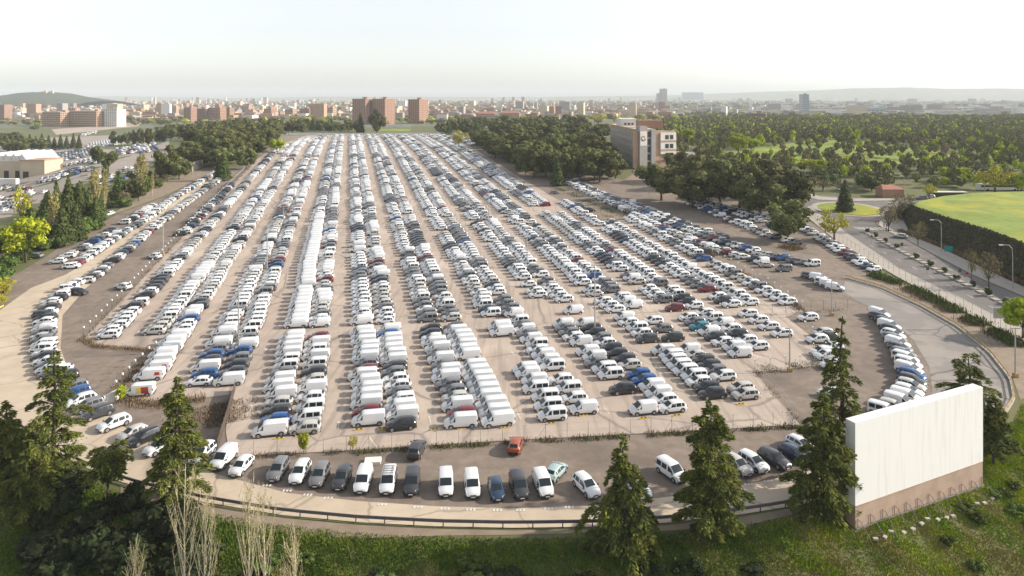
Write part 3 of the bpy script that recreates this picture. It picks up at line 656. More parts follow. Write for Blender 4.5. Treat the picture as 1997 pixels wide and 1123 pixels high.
q = MB(); q.tube([u * .1 + nrm * .02 + Vector((0, 0, zbr + .03)), u * (L_ - .1) + nrm * .02 + Vector((0, 0, zbr + .03))], .05, 5); q.build('joint_strip', M['plinth'], scr)
for i in range(12):
    t = .35 + i * (L_ - .7) / 11; b = u * t; g0 = gz(sa.x + b.x + nrm.x * 1.6, sa.y + b.y + nrm.y * 1.6); gw = gz(sa.x + b.x, sa.y + b.y)
    q = MB(); q.tube([b + nrm * .06 + Vector((0, 0, gw - .1)), b + nrm * .06 + Vector((0, 0, gw + 1.15)), b + nrm * .5 + Vector((0, 0, gw + 1.05)), b + nrm * 1.7 + Vector((0, 0, g0 + .1))], .04, 5); q.build('strut', M['rail'], scr)
q = MB(); q.tube([nrm * .12 + Vector((0, 0, gz(sa.x, sa.y) + .12)), u * L_ + nrm * .12 + Vector((0, 0, gz(sb.x, sb.y) + .12))], .07, 5); q.build('foot_rail', M['rail'], scr)
for i in range(16):
    t = 1 + i * (L_ - .5) / 15 + rnd.uniform(-.3, .3); p = Wd(sa) + u * t + nrm * (1.75 + rnd.uniform(-.2, .3)); z = gz(p.x, p.y)
    q = MB(); q.box((0, 0, .10), (.6, .38, .24), rnd.uniform(-.3, .9), taper=.9); o = q.build('concrete_footing', M['kerb']); o.location = (p.x, p.y, z)
    tag(o, f'small pale concrete footing in grass before the screen, {ordn(i)} from its left end', 'concrete block', 'footings in the grass before the screen')

# ------------------------------------------------------------------ rails and fences
def fence(name, label, cat, px, h, step, mats, tip=None, wires=(), rad=.035, rail=None, world=None, braces=()):
    pts = world or [G(*p) for p in px]; o0 = pts[0]; root = empty(name, (o0.x, o0.y, o0.z), label, cat)
    rel = lambda x, y, z: (x - o0.x, y - o0.y, z - o0.z); walk = poly_walk(pts, step); prev = None; pos = []
    for i, (p, t) in enumerate(walk):
        z = gz(p.x, p.y); pos.append((p.x, p.y, z)); ho = h * (1 + rnd.uniform(-.03, .03)); lx, ly = rnd.uniform(-.03, .03), rnd.uniform(-.03, .03)
        q = MB(); q.tube([rel(p.x, p.y, z - .2), rel(p.x + lx, p.y + ly, z + ho)], rad, 5)
        if i in braces:
            for s_ in (-1.3, 1.3): q.tube([rel(p.x, p.y, z + ho * .85), rel(p.x + t.x * s_, p.y + t.y * s_, z)], rad * .8, 4)
        po = q.build('post', mats[0], root)
        if tip: q = MB(); q.box(rel(p.x + lx, p.y + ly, z + ho + .05), (.26, .26, .34)); q.build('post_tip', M[tip], po)
    for wz, wr in wires:
        q = MB(); q.tube([rel(x, y, z + wz) for x, y, z in pos], wr, 3); q.build('wire', mats[0], root)
    if rail:
        for rz, rh, rt, rm in rail:
            q = MB(); vs = []
            for k, (x, y, z) in enumerate(pos):
                t = walk[k][1]; n_ = Vector((t.y, -t.x)) * rt / 2
                for sx, sz in ((-1, 0), (1, 0), (1, 1), (-1, 1)): vs.append(rel(x + n_.x * sx, y + n_.y * sx, z + rz + sz * rh))
            q.add(vs, [(4 * k + j, 4 * k + (j + 1) % 4, 4 * k + 4 + (j + 1) % 4, 4 * k + 4 + j) for k in range(len(pos) - 1) for j in range(4)]); q.build('rail', rm, root)
    return root
fence('guard_rail', 'dark steel guard rail along the outer edge of the front ring road', 'guard rail', RING_OUT[1:], .85, 3.4, [M['rail']], rad=.07, rail=[(.52, .34, .12, M['rail'])])
fence('edge_railing', 'yellowish rusty railing with pale kerb curving along the right ring road', 'railing', RAIL_R[::-1][:-2], .95, 2.6, [M['rust']], rad=.06, rail=[(.72, .2, .1, M['rust']), (.02, .32, .3, M['pavement'])])
fence('edge_railing', 'short piece of yellow railing at the left frame edge', 'railing', [(-60, 640), (-10, 610), (14, 597)], .8, 2.6, [M['rust']], rad=.06, rail=[(.5, .3, .1, M['decal_yel'])])
W3 = [(2.15, .016), (1.1, .014), (.15, .014)]
fence('wire_fence', 'thin wire mesh fence with braced posts along the front of the car park', 'fence', [(448, 893), (500, 889), (700, 879), (960, 862), (1150, 852), (1450, 836), (1560, 829)], 2.2, 3.1, [M['steel']], wires=W3, braces=(6, 14, 20, 30))
fence('wire_fence', 'fence with white tipped posts beside the leftmost single row', 'fence', [(163, 660), (230, 592), (300, 518), (400, 412), (500, 312)], 2.2, 3.6, [M['rail']], tip='postwhite', wires=W3[:2])
fence('wire_fence', 'fence with white tipped posts beside the logo vans at left', 'fence', [(226, 770), (262, 728), (305, 688)], 2.2, 3.0, [M['rail']], tip='postwhite', wires=W3)
fence('wire_fence', 'white tipped post fence along the right edge of the long rows', 'fence', [(1565, 606), (1500, 560), (1425, 520), (1330, 468), (1245, 424)], 2.1, 3.6, [M['steel']], tip='postwhite', wires=W3[:2])
fence('wire_fence', 'wire fence round the right notch with scattered white tips', 'fence', [(1472, 725), (1540, 719), (1610, 711), (1638, 700), (1590, 662), (1534, 619)], 2.1, 3.0, [M['steel']], tip='postwhite', wires=W3[:2])
fence('wire_fence', 'wire fence from the front corner to the right notch', 'fence', [(1560, 829), (1520, 780), (1472, 727)], 2.1, 3.0, [M['steel']], wires=W3[:2])
fence('wire_fence', 'short fence before the white SUV in the right notch', 'fence', [(1480, 614), (1560, 609), (1660, 600)], 2.1, 3.2, [M['rail']], wires=W3[:2])
fence('screen_fence', 'dark boarded fence at the corner left of the first front vans', 'fence', [(424, 880), (444, 815), (460, 757)], 1.9, 2.0, [M['rail']], rad=.05, rail=[(.1, 1.6, .04, M['bark'])])
fence('wire_fence', 'tall mesh fence between the footpath and the right yard', 'fence', [(1568, 412), (1631, 467), (1752, 538), (1843, 586), (1960, 644), (2060, 692)], 2.4, 2.9, [M['rail']], rad=.03, wires=[(2.3, .02), (.1, .02)])

# masts and lamps
def mast(px, base, top, n_heads, label):
    p = G(px, base); h = (base - top) / F * p.y; r = empty('light_mast', p, label, 'light mast', 'tall light masts in the car park')
    q = MB(); q.tube([(0, 0, -.3), (0, 0, h * .5), (0, 0, h)], [.17, .13, .08], 8); q.build('pole', M['steel'], r)
    q = MB(); q.box((0, 0, .35), (.7, .7, .8)); q.build('base_block', M['rust'], r)
    for s_ in range(n_heads):
        q = MB(); q.box((.45 * (1 if s_ else -1), 0, h), (.7, .3, .14)); q.build('lamp_head', M['greywall'], r)
for a in [(465, 684, 536, 2, 'nearest left mast, standing between the second block cars'), (521, 536, 427, 2, 'grey mast in the second long row, left of the white vans'), (553, 441, 398, 2, 'grey mast in third long row near its middle'), (574, 388, 350, 2, 'grey mast far up the third long row'),
          (1160, 652, 517, 2, 'tall pale mast in the right middle of the near blocks'), (1028, 521, 443, 2, 'grey mast beside the red car at right centre'), (953, 440, 378, 2, 'grey mast in the middle of the right long rows'), (903, 378, 345, 2, 'grey mast two rows left of the right pines'), (870, 324, 296, 2, 'grey mast far up the right long rows'), (844, 298, 261, 2, 'slim mast before the trees at far right end'), (1622, 616, 541, 2, 'thin mast behind the right notch near tall cedar'), (1980, 736, 640, 2, 'mast by the right railing at the frame edge'), (318, 498, 430, 2, 'thin mast on the left gravel by the fence'), (1540, 725, 640, 1, 'thin pole in right notch')]:
    mast(*a)
def street_lamp(px, base, top, dx, label):
    p = G(px, base); h = (base - top) / F * p.y; arm = dx / F * p.y; r = empty('street_lamp', p, label, 'street lamp', 'street lamps by the right road')
    s_ = 1 if arm > 0 else -1; q = MB(); q.tube([(0, 0, -.2), (0, 0, h * .75), (arm * .06, 0, h * .92), (arm * .35, 0, h * 1.0), (arm, 0, h * 1.01)], [.14, .10, .085, .075, .06], 7); q.build('pole', M['steel'], r)
    q = MB(); q.box((arm + s_ * .35, 0, h * 1.005), (1.0, .35, .18)); q.build('lamp_head', M['postwhite'], r)
for a in [(1836, 493, 429, -16, 'curved steel street lamp before the dark bank, behind green sign'), (1975, 562, 478, -20, 'curved street lamp before the dark bank at the right frame edge'), (1634, 408, 369, 3, 'straight street lamp beside the roundabout cedar'), (1742, 436, 395, -5, 'street lamp by the bare trees at roundabout'), (1763, 380, 343, -4, 'street lamp before the brick hut'), (1570, 356, 331, -3, 'street lamp behind the right pines'), (1631, 362, 340, -2, 'far street lamp left of roundabout'), (1920, 374, 335, 2, 'lamp post behind the green field'), (195, 338, 312, 3, 'blue lamp post in the left lower car park')]:
    street_lamp(*a)

# ------------------------------------------------------------------ right road, footpaths, roundabout, bank and field
fp_l = [(1563, 415), (1631, 470), (1752, 542), (1843, 590), (1960, 648), (2080, 706)]; fp_r = [(1578, 402), (1662, 463), (1752, 524), (1858, 575), (1960, 626), (2080, 682)]
far_k = [(1733, 452), (1770, 467), (1842, 507), (1906, 540), (1997, 578), (2080, 612)]; sw_far = [(1752, 447), (1842, 488), (1928, 529), (1997, 561), (2080, 597)]
sheet('footpath', wpoly(fp_l + fp_r[::-1]), .16, M['pavement'], 5)
road = fp_r + far_k[::-1] + [(1700, 440), (1640, 428)]
sheet('roadway', wpoly(road), .04, M['road'], 6)
sheet('footpath', wpoly(far_k + sw_far[::-1]), .17, M['pavement'], 5)
rc = G(1655, 408)
def disc(cx, cy, r, n=40, r2=None): return [(cx + r * math.cos(2 * math.pi * i / n), cy + (r2 or r) * math.sin(2 * math.pi * i / n)) for i in range(n)]
sheet('roundabout_road', disc(rc.x, rc.y, 25, r2=29), .07, M['road'], 5)
sheet('side_road', wpoly([(1700, 400), (1850, 392), (1850, 386), (1700, 389)]), .10, M['road'], 5)
sheet('side_road', wpoly([(1600, 400), (1500, 372), (1400, 350), (1330, 340), (1330, 334), (1400, 343), (1510, 362), (1610, 386)]), .10, M['road'], 6)
sheet('side_road', wpoly([(1330, 335), (1420, 348), (1500, 352), (1560, 352), (1560, 346), (1480, 344), (1400, 338), (1340, 328)]), .12, M['pavement'], 6)
def kerb_ring(name, poly, w_, h, m):
    q = MB(); n = len(poly); vs = []
    c = sum((Vector(p) for p in poly), Vector((0, 0))) / n
    for p in poly:
        p = Vector(p); d = (p - c).normalized(); z = gz(*p)
        for o_, zz in ((0, -.2), (0, h), (-w_, h), (-w_, -.2)): vs.append((p.x + d.x * o_, p.y + d.y * o_, z + zz))
    q.add(vs, [(4 * i + j, 4 * ((i + 1) % n) + j, 4 * ((i + 1) % n) + j + 1, 4 * i + j + 1) for i in range(n) for j in range(3)])
    return tag(q.build(name, m), kind='structure')
kerb_ring('roundabout_kerb', disc(rc.x, rc.y, 13.4, r2=14), 2.4, .2, M['pavement'])
sheet('roundabout_island', disc(rc.x, rc.y, 11.2, r2=11.8), .26, M['field'], 3)
sheet('footpath', wpoly([(1748, 452), (1722, 446), (1712, 438), (1716, 430), (1740, 424), (1760, 412), (1768, 402), (1775, 402), (1772, 418), (1762, 432), (1770, 446), (1768, 455)]), .2, M['pavement'], 4)
sheet('footpath', wpoly([(1560, 372), (1600, 384), (1660, 388), (1760, 387), (1762, 391), (1660, 393), (1595, 390), (1555, 378)]), .2, M['pavement'], 4)
# kerb line + far edge dark gutter
for i, pl in enumerate((far_k, fp_r)):
    pts = [G(*p) for p in pl]; q = MB(); vs = []
    for p, t in poly_walk(pts, 4):
        n_ = Vector((t.y, -t.x)) * (1 if i == 0 else -1)
        for o_, zz in ((-.02, 0), (-.02, .19), (-.3, .19)): vs.append((p.x - n_.x * o_, p.y - n_.y * o_, gz(p.x, p.y) + zz))
    k = len(vs) // 3; q.add(vs, [(3 * a + j, 3 * a + 3 + j, 3 * a + 4 + j, 3 * a + 1 + j) for a in range(k - 1) for j in range(2)]); tag(q.build('kerb', M['kerb']), kind='structure')
# zebra stripes and lane dashes
def patch(name, poly, off, m): return sheet(name, poly, off, m, 4)
for i in range(9):
    a = G(1672 + i * 8.2, 447 - abs(i - 4) * .3); d = Vector((1.3, -4.2)).normalized(); n_ = Vector((d.y, -d.x))
    patch('crossing_stripe', [tuple(Vector(a[:2]) + d * s_ * 1.7 + n_ * r_ * .3) for s_, r_ in ((-1, -1), (1, -1), (1, 1), (-1, 1))], .12, M['paint_white'])
for j, (p0, p1) in enumerate((((1700, 480), (1940, 602)), ((1765, 482), (1990, 592)))):
    pts = [G(*p0), G(*p1)]
    for p, t in poly_walk(pts, 8):
        n_ = Vector((t.y, -t.x)) * .08; q_ = [p - t * 1.2 - n_, p + t * 1.2 - n_, p + t * 1.2 + n_, p - t * 1.2 + n_]; patch('lane_dash', [tuple(v) for v in q_], .06, M['paint_white'])
# central reservation of kerb blocks with shrubs
med = [G(*p) for p in [(1692, 456), (1726, 474), (1789, 507), (1866, 546), (1928, 578), (2040, 634)]]
for p, t in poly_walk(med, 2.9):
    q = MB(); q.box((0, 0, .16), (2.2, 1.5, .32), math.atan2(t.y, t.x)); o = q.build('median_block', M['pavement']); o.location = (p.x, p.y, gz(p.x, p.y)); tag(o, 'pale kerb block of the long row dividing the right road', 'kerb block', 'kerb blocks dividing the right road')
# dark bank and green field on top (a mound)
crest = [(1776, 402), (1797, 410), (1845, 426), (1920, 449), (2030, 489), (2150, 530)]; back = [(2150, 371), (2030, 372), (1900, 376), (1840, 382), (1795, 392)]
ZC = 9.7; cw = [G(x, y, ZC) for x, y in crest]; bw = [G(x, y, ZC + 1.0) for x, y in back]
q = MB(); foot = []
ftp = [(1764, 428), (1772, 446), (1850, 483), (1935, 524), (2000, 555), (2090, 592)]
for c, f_ in zip(cw, ftp):
    g_ = G(*f_); foot.append(Vector((g_.x, g_.y, g_.z - .3)))
NB = 14; rows = []
top = [v for v in cw]
def interp(pl, t):
    L = [0]; 
    for a, b in zip(pl, pl[1:]): L.append(L[-1] + (b - a).length)
    d = t * L[-1]
    for i in range(len(pl) - 1):
        if d <= L[i + 1] + 1e-6: return pl[i].lerp(pl[i + 1], (d - L[i]) / max(L[i + 1] - L[i], 1e-6))
    return pl[-1]
NU = 90; q = MB()
for j in range(9):
    for i in range(NU + 1):
        f_, c = interp(foot, i / NU), interp(cw, i / NU); t = j / 8; p = f_.lerp(c, t); p.z = lerp(f_.z, c.z, t ** .8) + (rnd.uniform(-.25, .25) if 0 < j < 8 else 0); p.x += rnd.uniform(-.25, .25) * (0 < j < 8); q.v.append(tuple(p))
q.f = [(j * (NU + 1) + i, j * (NU + 1) + i + 1, (j + 1) * (NU + 1) + i + 1, (j + 1) * (NU + 1) + i) for j in range(8) for i in range(NU)]; q.m = [0] * len(q.f)
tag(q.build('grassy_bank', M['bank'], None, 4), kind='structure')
q = MB(); NV = 40
for j in range(NV + 1):
    for i in range(NU + 1):
        c, b = interp(cw, i / NU), interp(bw[::-1], i / NU); p = c.lerp(b, j / NV); p.z += .25 * math.sin(p.x * .21) * math.sin(p.y * .17) * (0 < j < NV) - (.8 * math.exp(-j / 1.5) if j else .0) * 0; q.v.append(tuple(p))
n0 = len(q.v)
for i in range(NU + 1):
    b = interp(bw[::-1], i / NU); q.v.append((b.x * 1.02, b.y + 14, gz(b.x, b.y + 14) - .5))
q.f = [(j * (NU + 1) + i, j * (NU + 1) + i + 1, (j + 1) * (NU + 1) + i + 1, (j + 1) * (NU + 1) + i) for j in range(NV + 1) for i in range(NU)]; q.m = [0] * len(q.f)
tag(q.build('green_field', M['field'], None, 4), kind='structure')
nb_ = 15000; tu, tv = nrnd.uniform(0, 1, nb_), nrnd.uniform(0, 1.02, nb_); pb = []
for a_, b_ in zip(tu.tolist(), tv.tolist()):
    f_, c = interp(foot, a_), interp(cw, a_); p = f_.lerp(c, min(b_, 1)); p.z = lerp(f_.z, c.z, min(b_, 1) ** .8); pb.append((p.x, p.y + (b_ > 1) * rnd.uniform(0, 3), p.z))
pb = np.array(pb); az_ = nrnd.uniform(0, 6.28, nb_); hb = nrnd.uniform(.3, 1.0, nb_); D_ = np.stack([np.cos(az_) * .28, np.sin(az_) * .28, 0 * az_], 1); T_ = np.stack([nrnd.normal(0, .2, nb_), nrnd.normal(0, .2, nb_), hb], 1)
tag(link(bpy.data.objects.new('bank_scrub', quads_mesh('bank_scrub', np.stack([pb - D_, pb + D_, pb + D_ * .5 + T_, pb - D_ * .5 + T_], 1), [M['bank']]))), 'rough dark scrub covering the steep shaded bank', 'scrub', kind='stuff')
# left side cap of the mound
q = MB(); a, b = cw[0], bw[-1]; c1 = Vector((a.x - 9, a.y, gz(a.x - 9, a.y) - .3)); c2 = Vector((b.x - 9, b.y + 10, gz(b.x - 9, b.y + 10) - .3))
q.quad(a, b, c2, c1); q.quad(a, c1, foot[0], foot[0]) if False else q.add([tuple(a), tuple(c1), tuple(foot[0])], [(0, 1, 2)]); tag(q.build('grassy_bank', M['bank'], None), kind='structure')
# left lower car park, far plaza and forecourt
sheet('lower_car_park', wpoly([(-120, 470), (30, 420), (90, 388), (190, 350), (270, 330), (330, 300), (330, 270), (260, 262), (100, 268), (0, 285), (-120, 300)]), .05, M['lowlot'], 12)
sheet('plaza', wpoly([(110, 263), (270, 246), (276, 238), (180, 247), (100, 252)]), .08, M['lot'], 14)
sheet('forecourt', wpoly([(1215, 352), (1290, 385), (1320, 375), (1290, 345), (1240, 336)]), .05, M['dirt'], 6)
sheet('brown_verge', wpoly([(228, 416), (330, 378), (426, 330), (404, 325), (330, 350), (205, 425)]), .04, M['dirt'], 6)
sheet('dirt_shoulder', wpoly([(1652, 540), (1722, 560), (1802, 597), (1872, 637), (1934, 688), (1975, 738), (1990, 780), (2080, 740), (1995, 668), (1930, 638), (1850, 596), (1770, 556), (1700, 531)]), .04, M['dirt'], 4)
sheet('brown_verge', wpoly([(1110, 432), (1240, 424), (1225, 414), (1150, 416)]), .07, M['dirt'], 4)
sheet('far_lawn', wpoly([(728, 256), (800, 256), (800, 251), (735, 251)]), .1, M['field'], 8)
for x0, x1, y in ((714, 800, 249.5),):
    a, b = G(x0, y), G(x1, y); q = MB(); q.box((0, 0, 1.5), ((b - a).length, .4, 3.4)); o = q.build('long_wall', M['white']); o.location = a.lerp(b, .5); tag(o, 'long low white wall behind the far end of the car park', 'wall')

# ------------------------------------------------------------------ buildings
def building(name, label, cat, c, dims, rz, wall, storeys, roof='roofgrey', win=(3.2, 1.5, 1.5), glass='glass', group=None, parts=True, hat=True, bays=None):
    wx, wy, h = dims; r = empty(name, c, label, cat, group, rz) if parts else None
    q = MB(); q.box((0, 0, h / 2 - 1), (wx, wy, h + 2), mi=0)
    wallo = q
    sh = h / storeys; g_ = MB(); cnt = 0
    wins = []
    for s_ in range(storeys):
        z = s_ * sh + sh * .42
        for (fx, fy, L, nx_, ny_) in ((0, -1, wx, 1, 0), (0, 1, wx, 1, 0), (1, 0, wy, 0, 1), (-1, 0, wy, 0, 1)):
            n = max(1, int(L / win[0]))
            for i in range(n):
                t = -L / 2 + (i + .5) * L / n; cx = fx * (wx / 2 + .04) + nx_ * t; cy = fy * (wy / 2 + .04) + ny_ * t; e = Vector((nx_, ny_, 0)) * win[1] / 2; zv = Vector((0, 0, win[2] / 2)); p = Vector((cx, cy, z + .2))
                if ((-e).cross(zv)).dot(Vector((fx, fy, 0))) * 1 > 0: e = -e
                wins.append((fx, fy, [p - e - zv, p + e - zv, p + e + zv, p - e + zv]))
    if not parts:
        for fx, fy, v in wins: wallo.quad(*v, mi=1)
        wallo.box((0, 0, h + 1e-3 + .15), (wx + .3, wy + .3, .3), mi=2)
        if hat: wallo.box((wx * .15, 0, h + 1.5), (min(6, wx * .4), min(5, wy * .5), 2.6), mi=0)
        o = wallo.build(name, [M[wall], M[glass], M[roof]]); o.location = c; o.rotation_euler = (0, 0, rz); tag(o, label, cat, group); return o
    wallo.build('wall', M[wall], r)
    q = MB(); q.box((0, 0, h + .2), (wx + .4, wy + .4, .5)); q.build('roof', M[roof], r)
    if hat: q = MB(); q.box((wx * .15, 0, h + 1.9), (min(7, wx * .35), min(6, wy * .5), 3)); q.build('rooftop_hut', M[wall], r)
    # windows that face the camera side, as parts
    rot = Matrix.Rotation(rz, 3, 'Z'); vis = []
    for fx, fy, v in wins:
        wn = rot @ Vector((fx, fy, 0)); 
        if wn.dot(Vector((0, 0, 0)) - Vector((c[0], c[1], 0))) > 0: vis.append(v)
    if len(vis) <= 100:
        for v in vis: g2 = MB(); g2.quad(*v); g2.build('window', M[glass], r)
    else:
        vis.sort(key=lambda v: -v[0].z)
        for v in vis[:100]: g2 = MB(); g2.quad(*v); g2.build('window', M[glass], r)
        g2 = MB()
        for v in vis[100:]: g2.quad(*v)
        tag(g2.build('windows', M[glass], r), kind='stuff')
    return r
def bpx(x0, x1, ybase, ytop):
    """base centre, width and height of something spanning x0..x1 in the picture"""
    p = G((x0 + x1) / 2, ybase); return p, (x1 - x0) / F * p.y, (ybase - ytop) / F * p.y
def bld(name, label, x0, x1, yb, yt, depth, rz, wall, storeys, group=None, **kw):
    p, w_, h = bpx(x0, x1, yb, yt); return building(name, label, 'building', (p.x, p.y + depth / 2, p.z), (w_, depth, h), rz, wall, storeys, group=group, **kw)
bld('apartment_block', 'long tan brick apartment block, left of the pair before the city', 82, 132, 247, 219, 40, -.35, 'brick_lt', 7)
bld('apartment_block', 'long tan brick apartment block touching the white building', 135, 202, 247, 217, 40, -.3, 'brick_lt', 7)
bld('white_building', 'white stepped office block with open top frame beside tan brick flats', 203, 232, 247, 213, 20, -.2, 'white', 9)
bld('apartment_block', 'red brick tower block at left of the four brick towers by pines', 359, 376, 238, 210, 16, -.3, 'brick', 9)
bld('apartment_block', 'dark brick slab between brick towers beyond the left pines', 378, 404, 237, 212, 14, -.2, 'brick_dk', 9)
bld('apartment_block', 'red brick tower with pale edge in the middle left', 406, 434, 237, 210, 18, -.3, 'brick', 9)
bld('apartment_block', 'narrow brick tower, rightmost of the four by the pines', 436, 451, 236, 211, 14, -.3, 'brick', 9)
bld('apartment_tower', 'tall brick apartment slab, left half of the twin towers', 691, 722, 243, 193, 30, -.42, 'brick', 15, win=(4.2, 1.8, 1.6))
bld('apartment_tower', 'tall brick apartment slab, right half of the twin towers', 730, 760, 243, 193, 30, -.42, 'brick', 15, win=(4.2, 1.8, 1.6))
bld('apartment_tower', 'single brick tower standing right of the twin towers', 801, 826, 241, 194, 30, -.42, 'brick', 14, win=(4.2, 1.8, 1.6))
for i, (x0, x1, yb, yt, lab) in enumerate([(515, 532, 232, 212, 'orange brick block left of the far tree belt'), (556, 574, 231, 213, 'low brick block peeping over the far belt'), (585, 603, 231, 212, 'brick block second right over far belt'), (636, 652, 232, 210, 'orange brick block before the twin towers')]):
    bld('apartment_block', lab, x0, x1, yb, yt, 15, -.3, 'brick_lt' if i % 2 else 'brick', 6)
def gable(name, label, x0, x1, yb, yt, depth, rz, wall, storeys):
    r = bld(name, label, x0, x1, yb, yt, depth, rz, wall, storeys, hat=False, roof='roofred'); p, w_, h = bpx(x0, x1, yb, yt); q = MB(); a, b, z0, z1 = w_ / 2 + .8, depth / 2 + .8, h + .5, h + 4.5
    q.add([(-a, -b, z0), (a, -b, z0), (a, b, z0), (-a, b, z0), (-a + 6, 0, z1), (a - 6, 0, z1)], [(0, 1, 5, 4), (1, 2, 5), (2, 3, 4, 5), (3, 0, 4)]); q.build('hipped_roof', M['roofred'], r); return r
gable('red_roof_block', 'long brick block with red hipped roof, left of two', 930, 966, 236, 222, 22, -.1, 'brick_lt', 4)
gable('red_roof_block', 'long brick block with red hipped roof, right of two', 975, 1014, 236, 221, 22, -.1, 'brick_lt', 4)
bld('brick_hall', 'low red brick block far behind the woodland', 1462, 1498, 236, 221, 20, -.4, 'brick_dk', 3)
bld('grey_tower', 'tall slim grey tower on the hazy horizon', 1288, 1301, 204, 173, 30, 0, 'greywall', 10)
bld('grey_tower', 'short annex left of the tall grey tower', 1282, 1289, 204, 182, 30, 0, 'greywall', 8)
bld('arena_building', 'big blue grey hall on the hazy right horizon', 1332, 1372, 198, 180, 60, 0, 'bluewin', 3, hat=False)
bld('grey_tower', 'bluish slim tower rising from the right woodland edge', 1566, 1578, 222, 184, 25, 0, 'bluewin', 9)
for i, (x0, x1, yb, yt, wl, lab) in enumerate([(1690, 1740, 220, 210, 'bluewin', 'low bluish warehouse left of a white sign'), (1745, 1800, 217, 209, 'white', 'pale warehouse behind the white sign'), (1802, 1922, 228, 221, 'bluewin', 'long blue fronted warehouse behind the woodland'), (1785, 1860, 213, 206, 'greywall', 'grey roofed warehouse in second line'), (1870, 1960, 215, 208, 'white', 'long white warehouse near right edge'), (1930, 2000, 223, 215, 'greywall', 'grey hall at the right edge'), (1640, 1690, 212, 206, 'white', 'white hall left end of the warehouses')]):
    bld('warehouse', lab, x0, x1, yb, yt, 40, 0, wl, 1, hat=False, parts=True, win=(12, 7, 2.5))
# office building behind the right pines
A = Vector((68.7, 375)); z0 = gz(70, 380); H = 31.2 - z0
ob = empty('office_building', (A.x, A.y, z0), 'five storey brick office building with ribbon windows and logo banner', 'office building')
th = -math.atan2(3.2, 75)
def obox(name, c, d, rz, m, par=ob): q = MB(); q.box(c, d, rz); return q.build(name, m, par)
dw = Vector((-math.sin(-th) * 1, math.cos(th)))        # along the long wing
dn = Vector((-dw.y, dw.x))                             # left face normal
cw_ = dw * 46 - dn * 5
obox('wing_wall', (cw_.x, cw_.y, H / 2 - 1), (10, 75, H + 2), math.atan2(dw.y, dw.x) - math.pi / 2, M['brick_lt'])
for s_ in range(5):
    z = H - 2.2 - s_ * H / 5.4 - 1.0; c = dw * 46 + dn * .06
    obox('ribbon_window', (c.x, c.y, z), (.16, 70, 2.0), math.atan2(dw.y, dw.x) - math.pi / 2, M['bluewin'])
obox('roof', (cw_.x, cw_.y, H + .2), (10.4, 75.4, .4), math.atan2(dw.y, dw.x) - math.pi / 2, M['cream'])
c = dw * 56 - dn * 5; obox('rooftop_plant', (c.x, c.y, H + 2.6), (10, 16, 4.4), 0, M['white'])
for i in range(3): c = dw * 47.9 - dn * (2.6 + i * 2.2); obox('plant_vent', (c.x, c.y, H + 1.7), (1.3, .2, 1.2), 0, M['glass'])
c = dw * 30 - dn * 13; obox('rooftop_block', (c.x, c.y, H + 2.4), (14, 9, 4.4), 0, M['brick'])
uu = Vector((.93, .36)); vv = Vector((-.36, .93)); ra = math.atan2(uu.y, uu.x)
def fr(a, d=0): p = uu * a + vv * d; return p
def fbox(name, a0, a1, d0, d1, zz0, zz1, m): p = fr((a0 + a1) / 2, (d0 + d1) / 2); return obox(name, (p.x, p.y, (zz0 + zz1) / 2), (a1 - a0, d1 - d0, zz1 - zz0), ra, m)
fbox('front_wall', -2.6, 24, 1.2, 2.4, -1, H - .6, M['brick_lt']); fbox('rear_wall', 6, 23.9, 2.41, 13, -1, H - .9, M['brick_dk'])
fbox('stair_tower', .6, 5.4, 0, 4, -1, H + 2.2, M['greywall'])
fbox('dark_recess', 5.41, 8, .95, 1.19, 0, H - 1, M['glass'])
for i in range(5): fbox('recess_floor', 5.42, 7.98, .7, .94, 3.5 + i * 4.2, 4.4 + i * 4.2, M['greywall'])
fbox('concrete_column', 8.01, 10.6, 0, 3, -1, H + .3, M['greywall'])
fbox('window_bay', 14.3, 24.3, .5, 1.19, H * .36, H - 1.6, M['white'])
for i in range(3):
    zz = H - 5.3 - i * 4.9
    fbox('brick_band', 14.2, 24.4, .40, .49, zz - 1.6, zz - .5, M['brick_lt'])
    for a0 in (17.2, 20.2): fbox('window', a0, a0 + 2.2, .42, .49, zz, zz + 2.4, M['glass'])
bn = fbox('banner', .9, 5.1, -.10, -.02, H * .60, H - .6, M['white'])
def arc(a0, a1, r0, r1, cx, cz, m, y=-.14):
    q = MB(); n = 16; vs = []
    for i in range(n + 1):
        t = R(lerp(a0, a1, i / n)); wdt = math.sin(math.pi * i / n) ** .5
        for rr in (lerp((r0 + r1) / 2, r0, wdt), lerp((r0 + r1) / 2, r1, wdt)): p = fr(cx + rr * math.cos(t), y); vs.append((p.x, p.y, cz + rr * math.sin(t)))
    q.add(vs, [(2 * i, 2 * i + 1, 2 * i + 3, 2 * i + 2) for i in range(n)]); q.build('logo_arc', m, bn)
lc = H * .60 + (H * .4 - .6) * .48
arc(40, 250, 1.1, 1.75, 2.9, lc, M['brick_dk']); arc(160, 330, .75, 1.35, 3.0, lc - .1, M['black'], -.15); arc(-10, 120, .35, 1.0, 3.1, lc, M['orange'], -.16); arc(180, 360, .3, .7, 4.0, lc - .1, M['black'], -.17)
fbox('annex', 22, 38, 2, 14, -1, H * .36, M['greywall']); fbox('annex', 30, 44, -1, 1.99, -1, H * .2, M['white'])
for i in range(4): fbox('annex_window', 24 + i * 3.2, 25.8 + i * 3.2, 1.9, 1.99, H * .22, H * .30, M['glass'])
